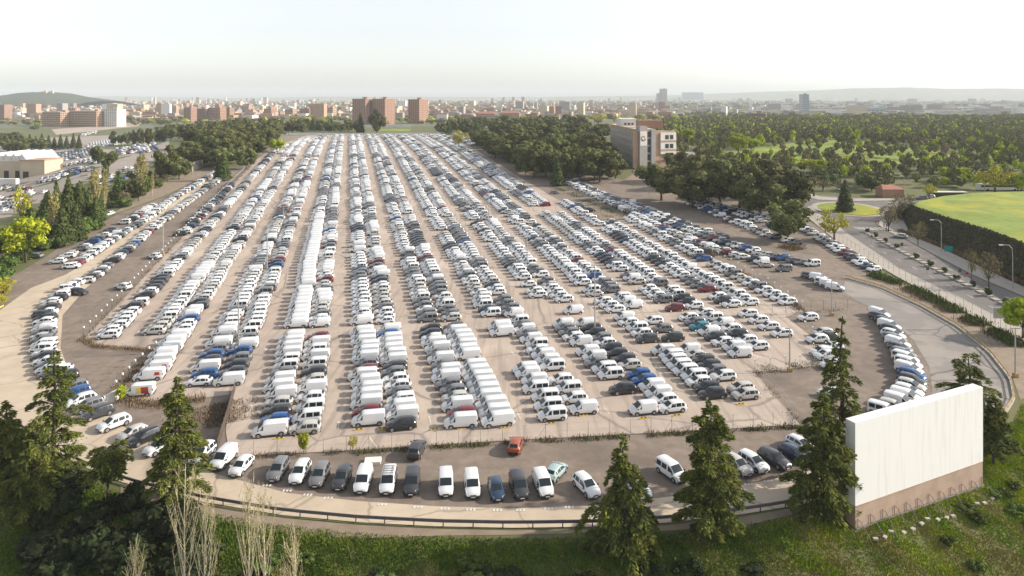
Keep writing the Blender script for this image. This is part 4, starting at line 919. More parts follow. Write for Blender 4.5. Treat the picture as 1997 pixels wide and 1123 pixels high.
# brick hut with red roof by the roundabout, bus and shelter
p = G(1735, 383); h_ = empty('brick_hut', p, 'small red brick hut with sloping tiled roof by the roundabout', 'hut'); q = MB(); q.box((0, 0, 1.3), (9, 6, 4.2)); q.build('wall', M['brick'], h_)
q = MB(); q.add([(-4.8, -3.3, 3.4), (4.8, -3.3, 3.4), (4.8, 3.3, 3.4), (-4.8, 3.3, 3.4), (-3, 1, 5.0), (2.4, 1, 4.8)], [(0, 1, 5, 4), (1, 2, 5), (2, 3, 4, 5), (3, 0, 4)]); q.build('roof', M['roofred'], h_)
p = G(1955, 379, 7.5); p.y += 14; p.x *= 1.05; p.z = gz(p.x, p.y)
bus = empty('coach', (p.x, p.y, p.z), 'white coach with red tail panel parked behind the green field', 'bus')
q = MB(); hh = max(3.3, CAMH - (369 - HY) / F * p.y - p.z); q.box((0, 0, hh / 2 + .25), (24, 2.6, hh - .5)); q.build('body', M['white'], bus); q = MB(); q.box((-1, -1.33, hh - 1.1), (20, .06, .9)); q.build('window_strip', M['glass'], bus); q = MB(); q.box((9, -1.34, hh / 2 + .3), (4, .05, hh * .7)); q.build('red_panel', M['decal_red'], bus)
for wx in (-8, 4, 7): q = MB(); q.tube([(wx, -1.34, .5), (wx, 1.34, .5)], .5, 12); q.build('wheel', M['tyre'], bus)
p = G(1870, 380, 8.6); p.y += 8; p.z = gz(p.x, p.y); hh = CAMH - (374 - HY) / F * p.y - p.z
sh_ = empty('long_shelter', p, 'long low white topped shelter behind the field corner', 'shelter'); q = MB(); q.box((0, 0, hh), (16, 3, .35)); q.build('roof', M['white'], sh_); q = MB(); q.box((0, 1, hh / 2 - .2), (15.5, .2, hh)); q.build('back_wall', M['glass'], sh_)
# industrial hall at the left
hp = G(40, 348); hz = hp.z; hall = empty('factory_hall', (hp.x, hp.y, hz), 'cream factory hall with sawtooth roof at the left edge', 'factory')
pm = hp.y / F
q = MB(); wL, dL, hL = 62 * pm, 26, 9.5
q.box((-18 * pm, 14, hL / 2 - 1), (wL, dL, hL + 2)); q.build('wall', M['cream'], hall)
for i in range(4):
    x0 = -18 * pm - wL / 2 + i * wL / 4 + .05; x1 = x0 + wL / 4 - .1; q = MB(); q.add([(x0, .8, hL), (x1, .8, hL), (x0 + .3, .8, hL + 4.6), (x0, 27.2, hL), (x1, 27.2, hL), (x0 + .3, 27.2, hL + 4.6)], [(0, 1, 2), (5, 4, 3), (0, 2, 5, 3), (1, 4, 5, 2), (0, 3, 4, 1)]); sr = q.build('sawtooth_roof', M['white'], hall)
q = MB(); q.box((30 * pm, 5, 4.6), (48 * pm, 16, 11.2)); q.build('front_block', M['cream'], hall); q = MB(); q.box((30 * pm, 5, 10.4), (50 * pm, 17, .5)); q.build('front_block_roof', M['brick_lt'], hall)
for i in range(3): q = MB(); q.box((-30 * pm + i * 22 * pm, .9, 2.1), (9 * pm, .25, 4.2)); q.build('dock_door', M['black'], hall)
q = MB(); q.box((18 * pm, -3.2, 2.1), (10 * pm, .25, 4.2)); q.build('dock_door', M['black'], hall)
p = G(8, 363); lt = empty('white_trailer', p, 'white box trailer before the factory hall', 'trailer'); q = MB(); q.box((0, 0, 2.4), (14, 2.6, 3.2)); q.build('box', M['white'], lt)
for wx in (-4, 4): q = MB(); q.tube([(wx, -1.3, .5), (wx, 1.3, .5)], .5, 10); q.build('wheel', M['tyre'], lt)
# underpass wall at the left belt
a, b = G(374, 335), G(408, 318); q = MB(); d = b - a; q.box((0, 0, 1.6), (d.length, .5, 5), math.atan2(d.y, d.x)); o = q.build('retaining_wall', M['pavement']); o.location = a.lerp(b, .5); tag(o, 'weathered concrete wall beside the portal under the left pines', 'wall')
p = G(420, 322); po_ = empty('concrete_portal', p, 'dark concrete portal frame below the left pine belt', 'gateway')
for x in (-5, 5): q = MB(); q.box((x, 0, 2), (.9, .9, 5)); q.build('pillar', M['pavement'], po_)
q = MB(); q.box((0, 0, 4.9), (12, 1, .8)); q.build('lintel', M['pavement'], po_)
# the hazy city
r2 = random.Random(3); WL = ['brick', 'brick_lt', 'brick_dk', 'cream', 'white', 'cream', 'brick_lt', 'greywall']
for i in range(130):
    px = r2.uniform(-20, 1250) if i < 95 else r2.uniform(1200, 2010); py = r2.uniform(206, 226) if px < 900 else r2.uniform(200, 214)
    if 650 < px < 850 and py > 215: continue
    p = G(px, py); hgt = r2.choice([9, 11, 14, 16, 20]) * (1.25 if r2.random() < .15 else 1)
    building('city_block', 'small hazy city block among many below the horizon', 'building', (p.x, p.y, p.z), (r2.uniform(16, 46), r2.uniform(12, 20), hgt), r2.choice([-.3, -.2, .1, -.5]), r2.choice(WL), max(2, int(hgt / 3)), group='hazy blocks of the distant city', parts=False, win=(5, 2.4, 1.6), roof=r2.choice(['roofgrey', 'roofred', 'roofgrey']))
bv, bm = [], []; q = MB(); NC = 6500
cm = ['brick', 'brick_lt', 'brick_dk', 'cream', 'white', 'roofred', 'greywall', 'roofgrey']
for i in range(NC):
    Y = math.exp(r2.uniform(math.log(1350), math.log(9000))); X = r2.uniform(-.80, .80) * Y
    px = HX + F * X / Y
    if px > 1330 and Y < 1750: continue
    if 1000 < px < 1500 and r2.random() < .25: continue
    h = r2.choice([6, 7, 8, 10, 12, 15]) * (1 + (r2.random() < .08) * 1.2) * (1.0 if Y < 4000 else 1.5); wx, wy = r2.uniform(9, 30), r2.uniform(9, 18)
    if px > 1500: wx *= 2.0; h *= .75
    mi = r2.choice([0, 1, 2, 3, 4, 3, 6, 1]) if px < 1300 else r2.choice([3, 4, 4, 6, 6, 7]); k = len(q.f); z = gz(X, Y)
    q.box((X, Y, z + h / 2), (wx, wy, h), r2.choice([-.3, -.2, .1, -.5]), mi)
    q.m[k + 1] = 5 if (mi < 4 and r2.random() < .6) else 7
tag(q.build('distant_city', [M[k] for k in cm]), 'hazy sprawl of small distant city houses along the horizon', 'houses', kind='stuff')
# hills
def hill(name, pts, Y, dep, m, seed=0):
    """pts: (px, py of the ridge)"""
    q = MB(); rr = random.Random(seed); n = 120; xs = [p[0] for p in pts]; ys = [p[1] for p in pts]; K = 10
    for j in range(K + 1):
        for i in range(n + 1):
            px = lerp(xs[0], xs[-1], i / n); py = float(np.interp(px, xs, ys)); zt = CAMH - (py - HY) / F * Y; a = math.sin(math.pi * j / K) ** .8
            yy = Y + (j - K / 2) * dep / K; q.v.append(((px - HX) / F * Y, yy, lerp(-4, zt, a) + rr.uniform(0, 1) * (zt + 4) * .05 * a))
    q.f = [(j * (n + 1) + i, j * (n + 1) + i + 1, (j + 1) * (n + 1) + i + 1, (j + 1) * (n + 1) + i) for j in range(K) for i in range(n)]; q.m = [0] * len(q.f)
    return tag(q.build(name, m, None, 4), kind='structure')
M['hill'] = mat('hill_scrub', (.035, .05, .03), (.06, .07, .04), .01, .95, 8)
hill('hill', [(-120, 197), (-20, 193), (20, 187), (60, 181), (95, 180), (118, 182), (140, 187), (170, 191), (210, 197)], 3000, 700, M['hill'], 1)
M['ridge'] = mat('far_ridge', (.20, .21, .15), (.27, .26, .20), .006, .95, 8)
hill('hills', [(150, 190), (220, 187.5), (300, 189), (420, 191), (560, 190), (640, 188), (760, 188.5), (900, 189), (1060, 189), (1200, 187), (1300, 186), (1420, 182), (1500, 179), (1600, 176), (1660, 173), (1760, 171), (1850, 174), (1940, 173), (2100, 176)], 8200, 1500, M['ridge'], 2)
for x0, x1, yt in ((88, 95, 177.5), (101, 104, 178.5)):
    p, w_, h = bpx(x0, x1, 205, yt); q = MB(); Y = 2950; q.box((0, 0, 4), (14, 10, 10)); q.box((2, 0, 11), (4, 4, 6)); o = q.build('hilltop_building', M['cream']); o.location = ((x0 - HX) / F * Y, Y, CAMH + 9 / F * Y - 2); tag(o, 'tiny pale building on the crest of the left hill' + (', the taller left one' if x0 < 90 else ', the right one'), 'building')

# ------------------------------------------------------------------ trees
def cards(c, n, size, asp=1.0, rs=nrnd, jitter=.3, along=None):
    """quads centred on c with normals n; size (N,), optional long-axis direction"""
    N = len(c); n = n / (np.linalg.norm(n, axis=1, keepdims=True) + 1e-9)
    a = along if along is not None else rs.normal(size=(N, 3)); a = a - n * (a * n).sum(1, keepdims=True); a /= (np.linalg.norm(a, axis=1, keepdims=True) + 1e-9); b = np.cross(n, a)
    size = np.asarray(size).reshape(-1, 1) * np.ones((N, 1)); hs, ws = size / 2, size * asp / 2
    k = lambda: 1 + rs.uniform(-jitter, jitter, (N, 1))
    return np.stack([c - a * hs * k(), c - b * ws * k() , c + a * hs * k(), c + b * ws * k()], 1)
def sph(n, rs): v = rs.normal(size=(n, 3)); return v / np.linalg.norm(v, axis=1, keepdims=True)
def core(c, r, rs, nu=9, nv=6):
    q = []
    th = np.linspace(0, 2 * math.pi, nu + 1)[:-1]; ph = np.linspace(.05, math.pi - .05, nv)
    rr = 1 + rs.uniform(-.18, .18, (nv, nu))
    pt = lambda i, j: c + r * rr[i, j % nu] * np.array([math.sin(ph[i]) * math.cos(th[j % nu]), math.sin(ph[i]) * math.sin(th[j % nu]), math.cos(ph[i])])
    for i in range(nv - 1):
        for j in range(nu): q.append([pt(i, j), pt(i + 1, j), pt(i + 1, j + 1), pt(i, j + 1)])
    return np.array(q)
def lobed(seed, rx, rz, zc, nl, lr, nper, size, cores=.72, asp=.8, flat=0):
    rs = np.random.RandomState(seed); Q = []
    d = sph(nl, rs); rad = rs.uniform(.35, 1, nl) ** .5
    C = np.stack([d[:, 0] * rx * rad, d[:, 1] * rx * rad, zc + d[:, 2] * rz * rad], 1)
    for c in C:
        r = lr * rs.uniform(.7, 1.25); s_ = sph(nper, rs); s_[:, 2] *= .85; p = c + s_ * r * rs.uniform(.75, 1.12, (nper, 1))
        Q.append(cards(p, s_ + rs.normal(size=(nper, 3)) * .6, size * rs.uniform(.6, 1.4, nper), asp, rs))
        if cores: Q.append(core(c, r * cores, rs))
    return np.concatenate(Q)
def conical(seed, Rw, H, n, size, z0=.08, droop=.35):
    rs = np.random.RandomState(seed); t = rs.uniform(0, 1, n) ** .75; t = 1 - t * (1 - z0) if False else z0 + (1 - z0) * (1 - np.sqrt(rs.uniform(0, 1, n)))
    az = rs.uniform(0, 2 * math.pi, n); nb = 9; lay = np.sin(t * H * 3.3 + az * 2) * .12
    r = Rw * (1 - t) ** .8 * (rs.uniform(.3, 1, n) ** .45) * (1 + lay) + .05
    c = np.stack([r * np.cos(az), r * np.sin(az), t * H - r * droop * .4], 1)
    nn = np.stack([np.cos(az), np.sin(az), .7 + 0 * az], 1) + rs.normal(size=(n, 3)) * .55
    al = np.stack([np.cos(az), np.sin(az), -droop + 0 * az], 1)
    return cards(c, nn, size * rs.uniform(.6, 1.3, n), .5, rs, along=al)
def limbs(seed, H, fork, n, spread, r0, crown_z):
    rs = random.Random(seed); q = MB(); q.tube([(0, 0, -.4), (rs.uniform(-.15, .15), rs.uniform(-.15, .15), fork * .5), (0, 0, fork), (rs.uniform(-.3, .3), rs.uniform(-.3, .3), crown_z)], [r0 * 1.2, r0, r0 * .8, r0 * .3], 7)
    for i in range(n):
        a = 2 * math.pi * (i + rs.random() * .6) / n; q.tube([(0, 0, fork * rs.uniform(.75, 1.05)), (spread * .45 * math.cos(a), spread * .45 * math.sin(a), lerp(fork, crown_z, .55)), (spread * math.cos(a), spread * math.sin(a), crown_z * rs.uniform(.95, 1.12))], [r0 * .55, r0 * .35, r0 * .1], 5)
    return q
def bare(seed, Rw, H, nb, r0, fast=True, buds=18, bsize=.16, twigs=3):
    rs = random.Random(seed); q = MB(); q.tube([(0, 0, -.5), (rs.uniform(-.2, .2), 0, H * .35), (rs.uniform(-.2, .2), rs.uniform(-.2, .2), H * .7), (0, 0, H)], [r0 * 1.1, r0 * .75, r0 * .4, .02], 7); bp = []
    br = MB()
    for i in range(nb):
        z = H * lerp(.12, .88, (i + rs.random()) / nb); a = rs.uniform(0, 6.28); L = (H - z) * rs.uniform(.35, .6) + .8; out = Rw * rs.uniform(.45, 1) * (1 - (z / H) ** 2 * .7)
        pts = [(0, 0, z)] + [(out * f ** .7 * math.cos(a + .2 * f), out * f ** .7 * math.sin(a + .2 * f), z + L * f) for f in (.25, .6, 1)]
        rb = max(.022, r0 * .3 * (1 - z / H) + .016); br.tube(pts, [rb, rb * .8, rb * .55, .008], 4, cap=False)
        for k in range(twigs):
            f = rs.uniform(.25, .95); b = Vector(pts[1]).lerp(Vector(pts[3]), f); e = b + Vector((rs.uniform(-.5, .5), rs.uniform(-.5, .5), rs.uniform(.6, 1.5))); br.tube([b, e], [.02, .008], 3, cap=False); bp += [b.lerp(e, rs.random()) for _ in range(buds // 3)]
        bp += [Vector(pts[1]).lerp(Vector(pts[3]), rs.random()) + Vector((rs.gauss(0, .1), rs.gauss(0, .1), rs.gauss(0, .2))) for _ in range(buds)]
    rn = np.random.RandomState(seed); c = np.array([tuple(p) for p in bp]); Q = cards(c, rn.normal(size=c.shape), bsize * rn.uniform(.6, 1.4, len(c)), .6, rn)
    return q, br, Q
KIND = {}   # kind -> (nominal half width, nominal height, list of (trunk mesh, [(part, mesh)]))
def reg(kind, hw, H, tm, cm, variants): KIND[kind] = (hw, H, variants)
def mk(kind, hw, H, tmat, cmat, qs, trunks):
    KIND[kind] = (hw, H, [(t.mesh('trunk', M[tmat], 4), [('crown', quads_mesh('crown', q_, [M[cmat]]))]) for q_, t in zip(qs, trunks)])
mk('pine', 5.5, 12, 'bark', 'pine', [lobed(s, 4.3, 3.9, 6.3, 28, 1.65, 80, .6) for s in range(5)], [limbs(s, 12, 1.8, 4, 2.6, .24, 6) for s in range(5)])
mk('spring_tree', 4.5, 9, 'bark', 'lime', [lobed(20 + s, 3.3, 3.0, 5.3, 26, 1.2, 130, .42, .6) for s in range(3)], [limbs(s + 9, 9, 2.2, 5, 2.4, .2, 6) for s in range(3)])
mk('yellow_tree', 4.5, 9, 'bark', 'willow', [lobed(30 + s, 3.3, 2.8, 5.4, 22, 1.1, 60, .42, 0) for s in range(2)], [limbs(s + 9, 9, 2.2, 7, 3.0, .2, 6.5) for s in range(2)])
mk('leafing_tree', 4, 8, 'bark', 'tan', [lobed(40 + s, 2.9, 2.7, 4.8, 22, .95, 34, .34, 0) for s in range(3)], [limbs(s + 29, 8, 1.8, 8, 2.8, .17, 6.2) for s in range(3)])
mk('conifer', 3, 14, 'bark', 'conifer', [np.concatenate([conical(s, 3, 14, 1500, .85), conical(s + 50, 2.0, 13.3, 260, 1.4)]) for s in range(3)], [limbs(s, 14, 3, 0, 1, .22, 12) for s in range(3)])
mk('bush', 2.4, 3.2, 'bark', 'bush', [lobed(60 + s, 1.7, 1.0, 1.5, 12, .85, 60, .42, .7) for s in range(4)], [limbs(s, 3, .6, 4, 1.2, .08, 1.6) for s in range(4)])
mk('dark_bush', 2.4, 3.2, 'bark', 'darkbush', [lobed(66 + s, 1.7, 1.0, 1.5, 12, .85, 60, .42, .7) for s in range(3)], [limbs(s, 3, .6, 4, 1.2, .08, 1.6) for s in range(3)])
bps = [bare(70 + s, 1.9, 16, 40, .2, buds=26, bsize=.42, twigs=3) for s in range(3)]
KIND['bare_poplar'] = (2.2, 16, [(t.mesh('trunk', M['palebark'], 4), [('branches', b.mesh('branches', M['palebark'])), ('buds', quads_mesh('buds', q_, [M['bud']]))]) for t, b, q_ in bps])
TN = [0]
def tree(kind, px, base, top, hw, label, group=None, name=None, pos=None, h=None, w=None):
    hw0, H0, var = KIND[kind]; p = pos or G(px, base)
    h = h or (base - top) / F * p.y; w = (w or hw / F * p.y) * 1.12
    TN[0] += 1; tm, cms = var[TN[0] % len(var)]
    r = empty(name or kind, (p.x, p.y, p.z - .05), label, 'bush' if 'bush' in kind else 'tree', group, rnd.uniform(0, 6.28)); r.scale = (w / hw0, w / hw0, h / H0)
    t = link(bpy.data.objects.new('trunk', tm), r)
    for pn, cm_ in cms: link(bpy.data.objects.new(pn, cm_), r)
    return r
def scatter(poly, n, kinds, hr, wr, label, group, name=None, mind=5, z=None):
    w_ = wpoly(poly); xs, ys = [p[0] for p in w_], [p[1] for p in w_]; got = []; tries = 0
    while len(got) < n and tries < 20000:
        tries += 1; x, y = rnd.uniform(min(xs), max(xs)), rnd.uniform(min(ys), max(ys))
        if not inside(w_, [(x, y)])[0] or any((x - a) ** 2 + (y - b) ** 2 < mind ** 2 for a, b in got): continue
        got.append((x, y)); k = rnd.choice(kinds); h = rnd.uniform(*hr)
        tree(k, 0, 0, 0, 0, label, group, name, Vector((x, y, gz(x, y))), h, rnd.uniform(*wr))
scatter([(300, 305), (290, 272), (380, 250), (540, 246), (542, 268), (535, 284), (495, 316), (450, 330), (415, 318), (400, 322), (375, 330), (345, 345), (325, 335)], 38, ['pine'], (12, 16), (6, 8), 'dark green pine within the dense belt left of the car park', 'pines of the left belt', 'pine_tree', 7)
scatter([(395, 320), (440, 332), (495, 318), (535, 286), (541, 264), (470, 257), (400, 278)], 62, ['pine'], (12, 16), (6, 8), 'dark green pine at the car park edge of the left belt', 'pines of the left belt', 'pine_tree', 5.5)
scatter([(960, 302), (1030, 346), (1100, 355), (1190, 348), (1188, 322), (1150, 302), (1000, 287)], 44, ['pine'], (14, 18), (6.5, 9), 'dark rounded pine along the front of the right belt', 'pines of the right belt', 'pine_tree', 6)
scatter([(908, 280), (950, 302), (1020, 345), (1092, 355), (1130, 345), (1185, 345), (1185, 325), (1175, 290), (1180, 262), (1050, 244), (900, 250)], 66, ['pine'], (13, 17), (6.5, 9), 'dark rounded pine within the belt left of the office building', 'pines of the right belt', 'pine_tree', 7)
scatter([(530, 262), (700, 259), (700, 250), (530, 252)], 30, ['pine', 'pine', 'conifer'], (11, 14), (4, 6), 'tall dark tree in the belt behind the far end', 'trees of the far belt', 'pine_tree', 8)
scatter([(860, 262), (935, 268), (940, 250), (860, 252)], 12, ['pine', 'conifer'], (11, 15), (4, 6), 'dark tree behind the lime tree at the far right end', 'trees of the far right belt', 'pine_tree', 8)
scatter([(520, 246), (1000, 243), (1200, 252), (1200, 240), (1000, 232), (520, 233)], 60, ['spring_tree', 'yellow_tree', 'leafing_tree', 'spring_tree'], (8, 13), (4, 6.5), 'yellow green tree in the strip between car park and city', 'spring trees before the city', 'broadleaf_tree', 9)
scatter([(0, 255), (120, 252), (270, 243), (470, 238), (470, 232), (250, 236), (0, 243)], 40, ['spring_tree', 'yellow_tree', 'bush', 'leafing_tree'], (6, 12), (4, 6), 'pale spring tree before the brick flats at left', 'spring trees before the left flats', 'broadleaf_tree', 9)
scatter([(0, 300), (70, 300), (85, 288), (60, 276), (0, 272)], 12, ['pine'], (9, 12), (5, 7), 'dark pine behind the factory hall at left edge', 'pines behind the factory hall', 'pine_tree', 6)
for i, x in enumerate((10, 24, 45, 58, 70, 82, 95, 106, 118, 130, 143, 154)):
    tree('conifer', x, 289 + (i % 3), 258 + (i * 7 % 5) * 2, 6, f'slim dark conifer, {ordn(i)} from left in the far left row', 'row of conifers in the left lower park', 'conifer_tree')
for i, (x, b_, t_) in enumerate(((222, 284, 252), (237, 284, 256), (249, 284, 254), (262, 285, 250), (275, 285, 246), (290, 286, 246))):
    tree('pine', x, b_, t_, 8, f'pine at left end of the belt, {ordn(i)} from left of six', 'pines left of the belt', 'pine_tree')
for px, b_, t_, w_, lab in [(1290, 388, 303, 38, 'broad pine just right of the office building, leftmost of the big group'), (1322, 352, 292, 26, 'pine tucked behind the leftmost broad pine by the office'), (1350, 402, 308, 44, 'broad pine second from left in the big right group'), (1372, 366, 296, 32, 'pine behind the second broad pine of right group'), (1403, 397, 303, 40, 'broad pine third from left in the big right group'), (1443, 402, 306, 44, 'broad pine in the centre of the big right group'),
                            (1418, 362, 305, 32, 'pine behind the centre of the big right group'), (1483, 418, 318, 48, 'large pine fifth from left in big right group'), (1528, 418, 316, 45, 'large pine near the right end of the big group'), (1500, 380, 306, 36, 'pine behind the right end of the big group'), (1548, 400, 330, 28, 'pine at right end of big group, by the road'), (1536, 468, 384, 38, 'lone leaning pine standing among cars at right'), (1200, 345, 294, 20, 'pine at the left corner of the office building'), (1170, 352, 290, 34, 'bushy pine between the belt and the office corner')]:
    tree('pine', px, b_ + 3, t_ - 3, w_ * 1.18, lab, None, 'pine_tree')
for kind, px, b_, t_, w_, lab in [
    ('spring_tree', 50, 512, 424, 44, 'big bright lime green tree on the left verge'), ('spring_tree', 540, 296, 267, 16, 'bright lime shrub tree at the left belt end'), ('yellow_tree', 895, 288, 250, 19, 'lone lime tree at the far right corner of car park'), ('pine', 736, 262, 209, 17, 'big dark round tree before the twin towers'), ('conifer', 703, 262, 218, 9, 'dark conifer left of the big round tree'),
    ('conifer', 1087, 362, 312, 15, 'bright green conifer at the end of the pine belt'), ('yellow_tree', 1627, 470, 405, 33, 'yellow leafing tree by the roadside wall'), ('conifer', 1648, 413, 348, 17, 'dark cedar standing on the roundabout island'), ('leafing_tree', 1733, 452, 395, 22, 'bare brown tree on the roundabout corner pavement'), ('leafing_tree', 1765, 425, 372, 22, 'bare brown tree before the field corner'), ('leafing_tree', 1752, 430, 380, 18, 'bare brown tree left of the field corner'),
    ('yellow_tree', 1812, 388, 355, 17, 'small yellow tree by side road cars'), ('yellow_tree', 1940, 378, 318, 36, 'large yellow green tree behind the white coach'), ('spring_tree', 1985, 380, 330, 24, 'yellow tree at right edge behind the coach'), ('spring_tree', 1995, 660, 575, 38, 'yellow green tree cut by the right frame edge'), ('leafing_tree', 1895, 545, 478, 13, 'thin bare shrub tree before the dark bank'), ('leafing_tree', 1928, 560, 488, 24, 'wide bare shrub tree before the dark bank'), ('leafing_tree', 1790, 478, 430, 20, 'bare shrub tree at left end of dark bank'),
    ('spring_tree', 1440, 300, 260, 22, 'bright lime tree in the wood behind office'), ('spring_tree', 1585, 338, 305, 28, 'lime tree at the wood front edge'), ('spring_tree', 1470, 292, 268, 14, 'small lime tree in the wood clearing'), ('spring_tree', 1342, 282, 250, 15, 'lime tree right of the office roof'), ('spring_tree', 1860, 356, 320, 28, 'pale green tree at wood edge behind field'), ('pine', 1700, 372, 330, 26, 'dark pine behind the roundabout'), ('leafing_tree', 1605, 372, 346, 22, 'brown bare thicket left of the roundabout'), ('leafing_tree', 1640, 372, 350, 20, 'brown bare thicket behind the roundabout'),
    ('bare_poplar', 105, 478, 376, 14, 'bare pale poplar right of the lime tree'), ('bare_poplar', 185, 432, 332, 14, 'tall bare poplar with white painted foot'), ('bare_poplar', 204, 420, 330, 9, 'slim yellowish poplar beside the white footed one'), ('bare_poplar', 275, 372, 300, 16, 'wide bare yellow poplar before the left pines'), ('bare_poplar', 297, 385, 340, 6, 'thin bare sapling by the bushy pine'), ('yellow_tree', 42, 455, 352, 18, 'tall yellow green tree behind the lime tree'),
    ('conifer', 110, 448, 347, 15, 'dark conifer left end of the left cluster'), ('conifer', 133, 452, 340, 18, 'tall dark conifer in middle of left cluster'), ('conifer', 155, 448, 360, 16, 'dark conifer right of the tallest in left cluster'), ('conifer', 172, 442, 362, 14, 'dark conifer beside the tall bare poplar'), ('conifer', 120, 480, 398, 22, 'dense dark conifer at front of left cluster'), ('conifer', 148, 470, 395, 20, 'dense conifer at front right of left cluster'), ('conifer', 232, 394, 330, 16, 'dark conifer beside the blue lamp post'), ('pine', 270, 392, 342, 19, 'bushy brown green pine by left gravel'), ('conifer', 193, 318, 283, 10, 'small round conifer in left lower park'),
    ('pine', 212, 332, 284, 16, 'dark pine standing in the left lower park'), ('pine', 188, 318, 281, 11, 'small pine left in the lower park'), ('pine', 325, 350, 276, 26, 'tall dark pine at near end of left belt'), ('pine', 350, 350, 300, 24, 'second pine at near end of left belt'), ('conifer', 437, 352, 293, 14, 'bright conifer near the portal, right one'), ('conifer', 425, 352, 315, 10, 'bright conifer near the portal, left one'), ('pine', 480, 330, 280, 20, 'pine at edge of the far left row'), ('conifer', 205, 345, 310, 7, 'small conifer by lower park lane')]:
    tree(kind, px, b_, t_, w_, lab, None, {'pine': 'pine_tree', 'conifer': 'conifer_tree'}.get(kind, kind))
for i, (px, py) in enumerate(((1692, 454), (1708, 464), (1727, 474), (1749, 485), (1786, 505), (1815, 520), (1842, 533), (1866, 546), (1898, 561), (1928, 577), (1961, 594))):
    p = G(px, py); p.z += .3; tree('bush', 0, 0, 0, 0, f'dark clipped shrub on the road divider, {ordn(i)} from roundabout', 'shrubs on the road divider', 'shrub', p, rnd.uniform(1.1, 2.1), rnd.uniform(.65, 1.0))
scatter([(0, 545), (40, 528), (60, 505), (130, 480), (190, 440), (110, 440), (0, 470)], 26, ['bush', 'bush', 'conifer'], (3, 7), (2.5, 4), 'dark green undergrowth bush below the left conifers', 'undergrowth on the left verge', 'bush', 3.5)
scatter([(-60, 640), (0, 590), (25, 560), (0, 545), (-60, 560)], 8, ['yellow_tree', 'bush'], (2.5, 5), (2, 3.5), 'yellowish bush at the left frame edge', 'bushes at the left edge', 'bush', 3)
scatter([(1575, 345), (1640, 345), (1640, 372), (1580, 372)], 6, ['leafing_tree', 'bush'], (4, 6), (4, 6), 'brown thicket behind the roundabout road', 'thicket behind the roundabout', 'bush', 4)
for i, (x, y, k) in enumerate(((592, 885, 'spring_tree'), (688, 880, 'yellow_tree'), (236, 785, 'spring_tree'))):
    tree(k, x, y, y - (48 if i == 0 else 34), 11, ['fresh green sapling before the front fence', 'faint yellow sapling at the front fence', 'bright green bush beside the pale slab, left'][i], None, 'sapling')

scatter([(60, 478), (195, 446), (215, 402), (120, 400), (60, 430)], 20, ['conifer', 'conifer', 'bush'], (7, 12), (2.6, 3.6), 'dark conifer inside the dense left cluster', 'conifers of the left cluster', 'conifer_tree', 4)
scatter([(200, 425), (330, 356), (335, 335), (262, 345), (205, 385)], 26, ['bush', 'leafing_tree', 'bush', 'conifer'], (2.5, 6), (2, 3.5), 'scrubby bush on the slope left of the lane', 'scrub left of the lane', 'bush', 4)
# foreground cedars, each built on its own
def cedar(seed, px, base, top, halfw, label, dens=1.0, low=.12, flat=False, lean=0, pos=None, prof=.75, wide=1.22, droop=.12):
    p = pos or G(px, base); H = (base - top) / F * p.y if not isinstance(top, tuple) else top[0]; W = halfw / F * p.y * wide; rs = np.random.RandomState(seed); rr = random.Random(seed)
    r = empty('cedar_tree', (p.x, p.y, p.z - .1), label, 'tree')
    q = MB(); ax = lambda z: Vector((lean * (z / H) ** 1.5 + .12 * math.sin(z * .6 + seed), .1 * math.sin(z * .5), z))
    q.tube([ax(H * k / 8 * .96) - Vector((0, 0, .3 if k == 0 else 0)) for k in range(9)], [.05 + .30 * (H / 16) * (1 - k / 8.2) for k in range(9)], 8); br = q; C, N_, A_, SZ = [], [], [], []
    z = low * H
    while z < H * .985:
        t = z / H; base_r = W * (1 - t) ** prof * min(1, .55 + (t - low) * 5) if not flat else W * (.95 - .5 * abs(t - .75) if t > .5 else .25)
        nb = rr.randint(4, 6) if t < .85 else rr.randint(2, 4)
        a0 = rr.uniform(0, 6.28)
        for b in range(nb):
            L = max(.35, base_r * rr.choice([.45, .7, .9, 1.0, 1.2]) * rr.uniform(.85, 1.1)); a = a0 + 6.283 * b / nb + rr.uniform(-.35, .35); d = Vector((math.cos(a), math.sin(a), 0)); sd_ = Vector((-d.y, d.x, 0)); o = ax(z + rr.uniform(-.2, .2))
            up = rr.uniform(.02, .25) * (1 - .4 * t); pts = [o, o + d * L * .4 + Vector((0, 0, up * L)), o + d * L * .75 + Vector((0, 0, up * L * .9)), o + d * L + Vector((0, 0, up * L * .5 - droop * L))]
            br.tube(pts, [.03 + L * .014, .025 + L * .008, .02, .01], 4, cap=False)
            n = int(L * 72 * dens) + 8
            for k in range(n):
                f = rr.uniform(.18, 1) ** .75; s_ = f * 3; i = min(int(s_), 2); c = pts[i].lerp(pts[i + 1], s_ - i); wd = L * .26 * (1.15 - f) + .16
                off = rr.gauss(0, .6) * wd; c = c + sd_ * off + Vector((0, 0, -abs(off) * .3 - rr.random() ** 2 * .55)); C.append(c); N_.append((rr.gauss(0, .45), rr.gauss(0, .45), 1)); v = d * 1.0 + sd_ * (math.copysign(.9, off) * rr.uniform(.2, 1.2)) + Vector((0, 0, -rr.uniform(.1, .9))); A_.append(v); SZ.append(rr.uniform(.3, .7))
        z += H * rr.uniform(.032, .068) * (1.15 if dens < .8 else 1)
    C = np.array([tuple(v) for v in C]); Q = cards(C, np.array(N_), np.array(SZ), .36, rs, along=np.array([tuple(v) for v in A_]))
    br.build('trunk', M['bark'], r, .8); link(bpy.data.objects.new('needles', quads_mesh('needles', Q, [M['cedar']])), r)
    return r
cedar(1, 106, 955, 672, 92, 'tall drooping cedar at the left front corner', 1.0, wide=1.0)
cedar(2, 12, 968, 775, 78, 'cedar cut by the left frame edge', 1.0, wide=1.0)
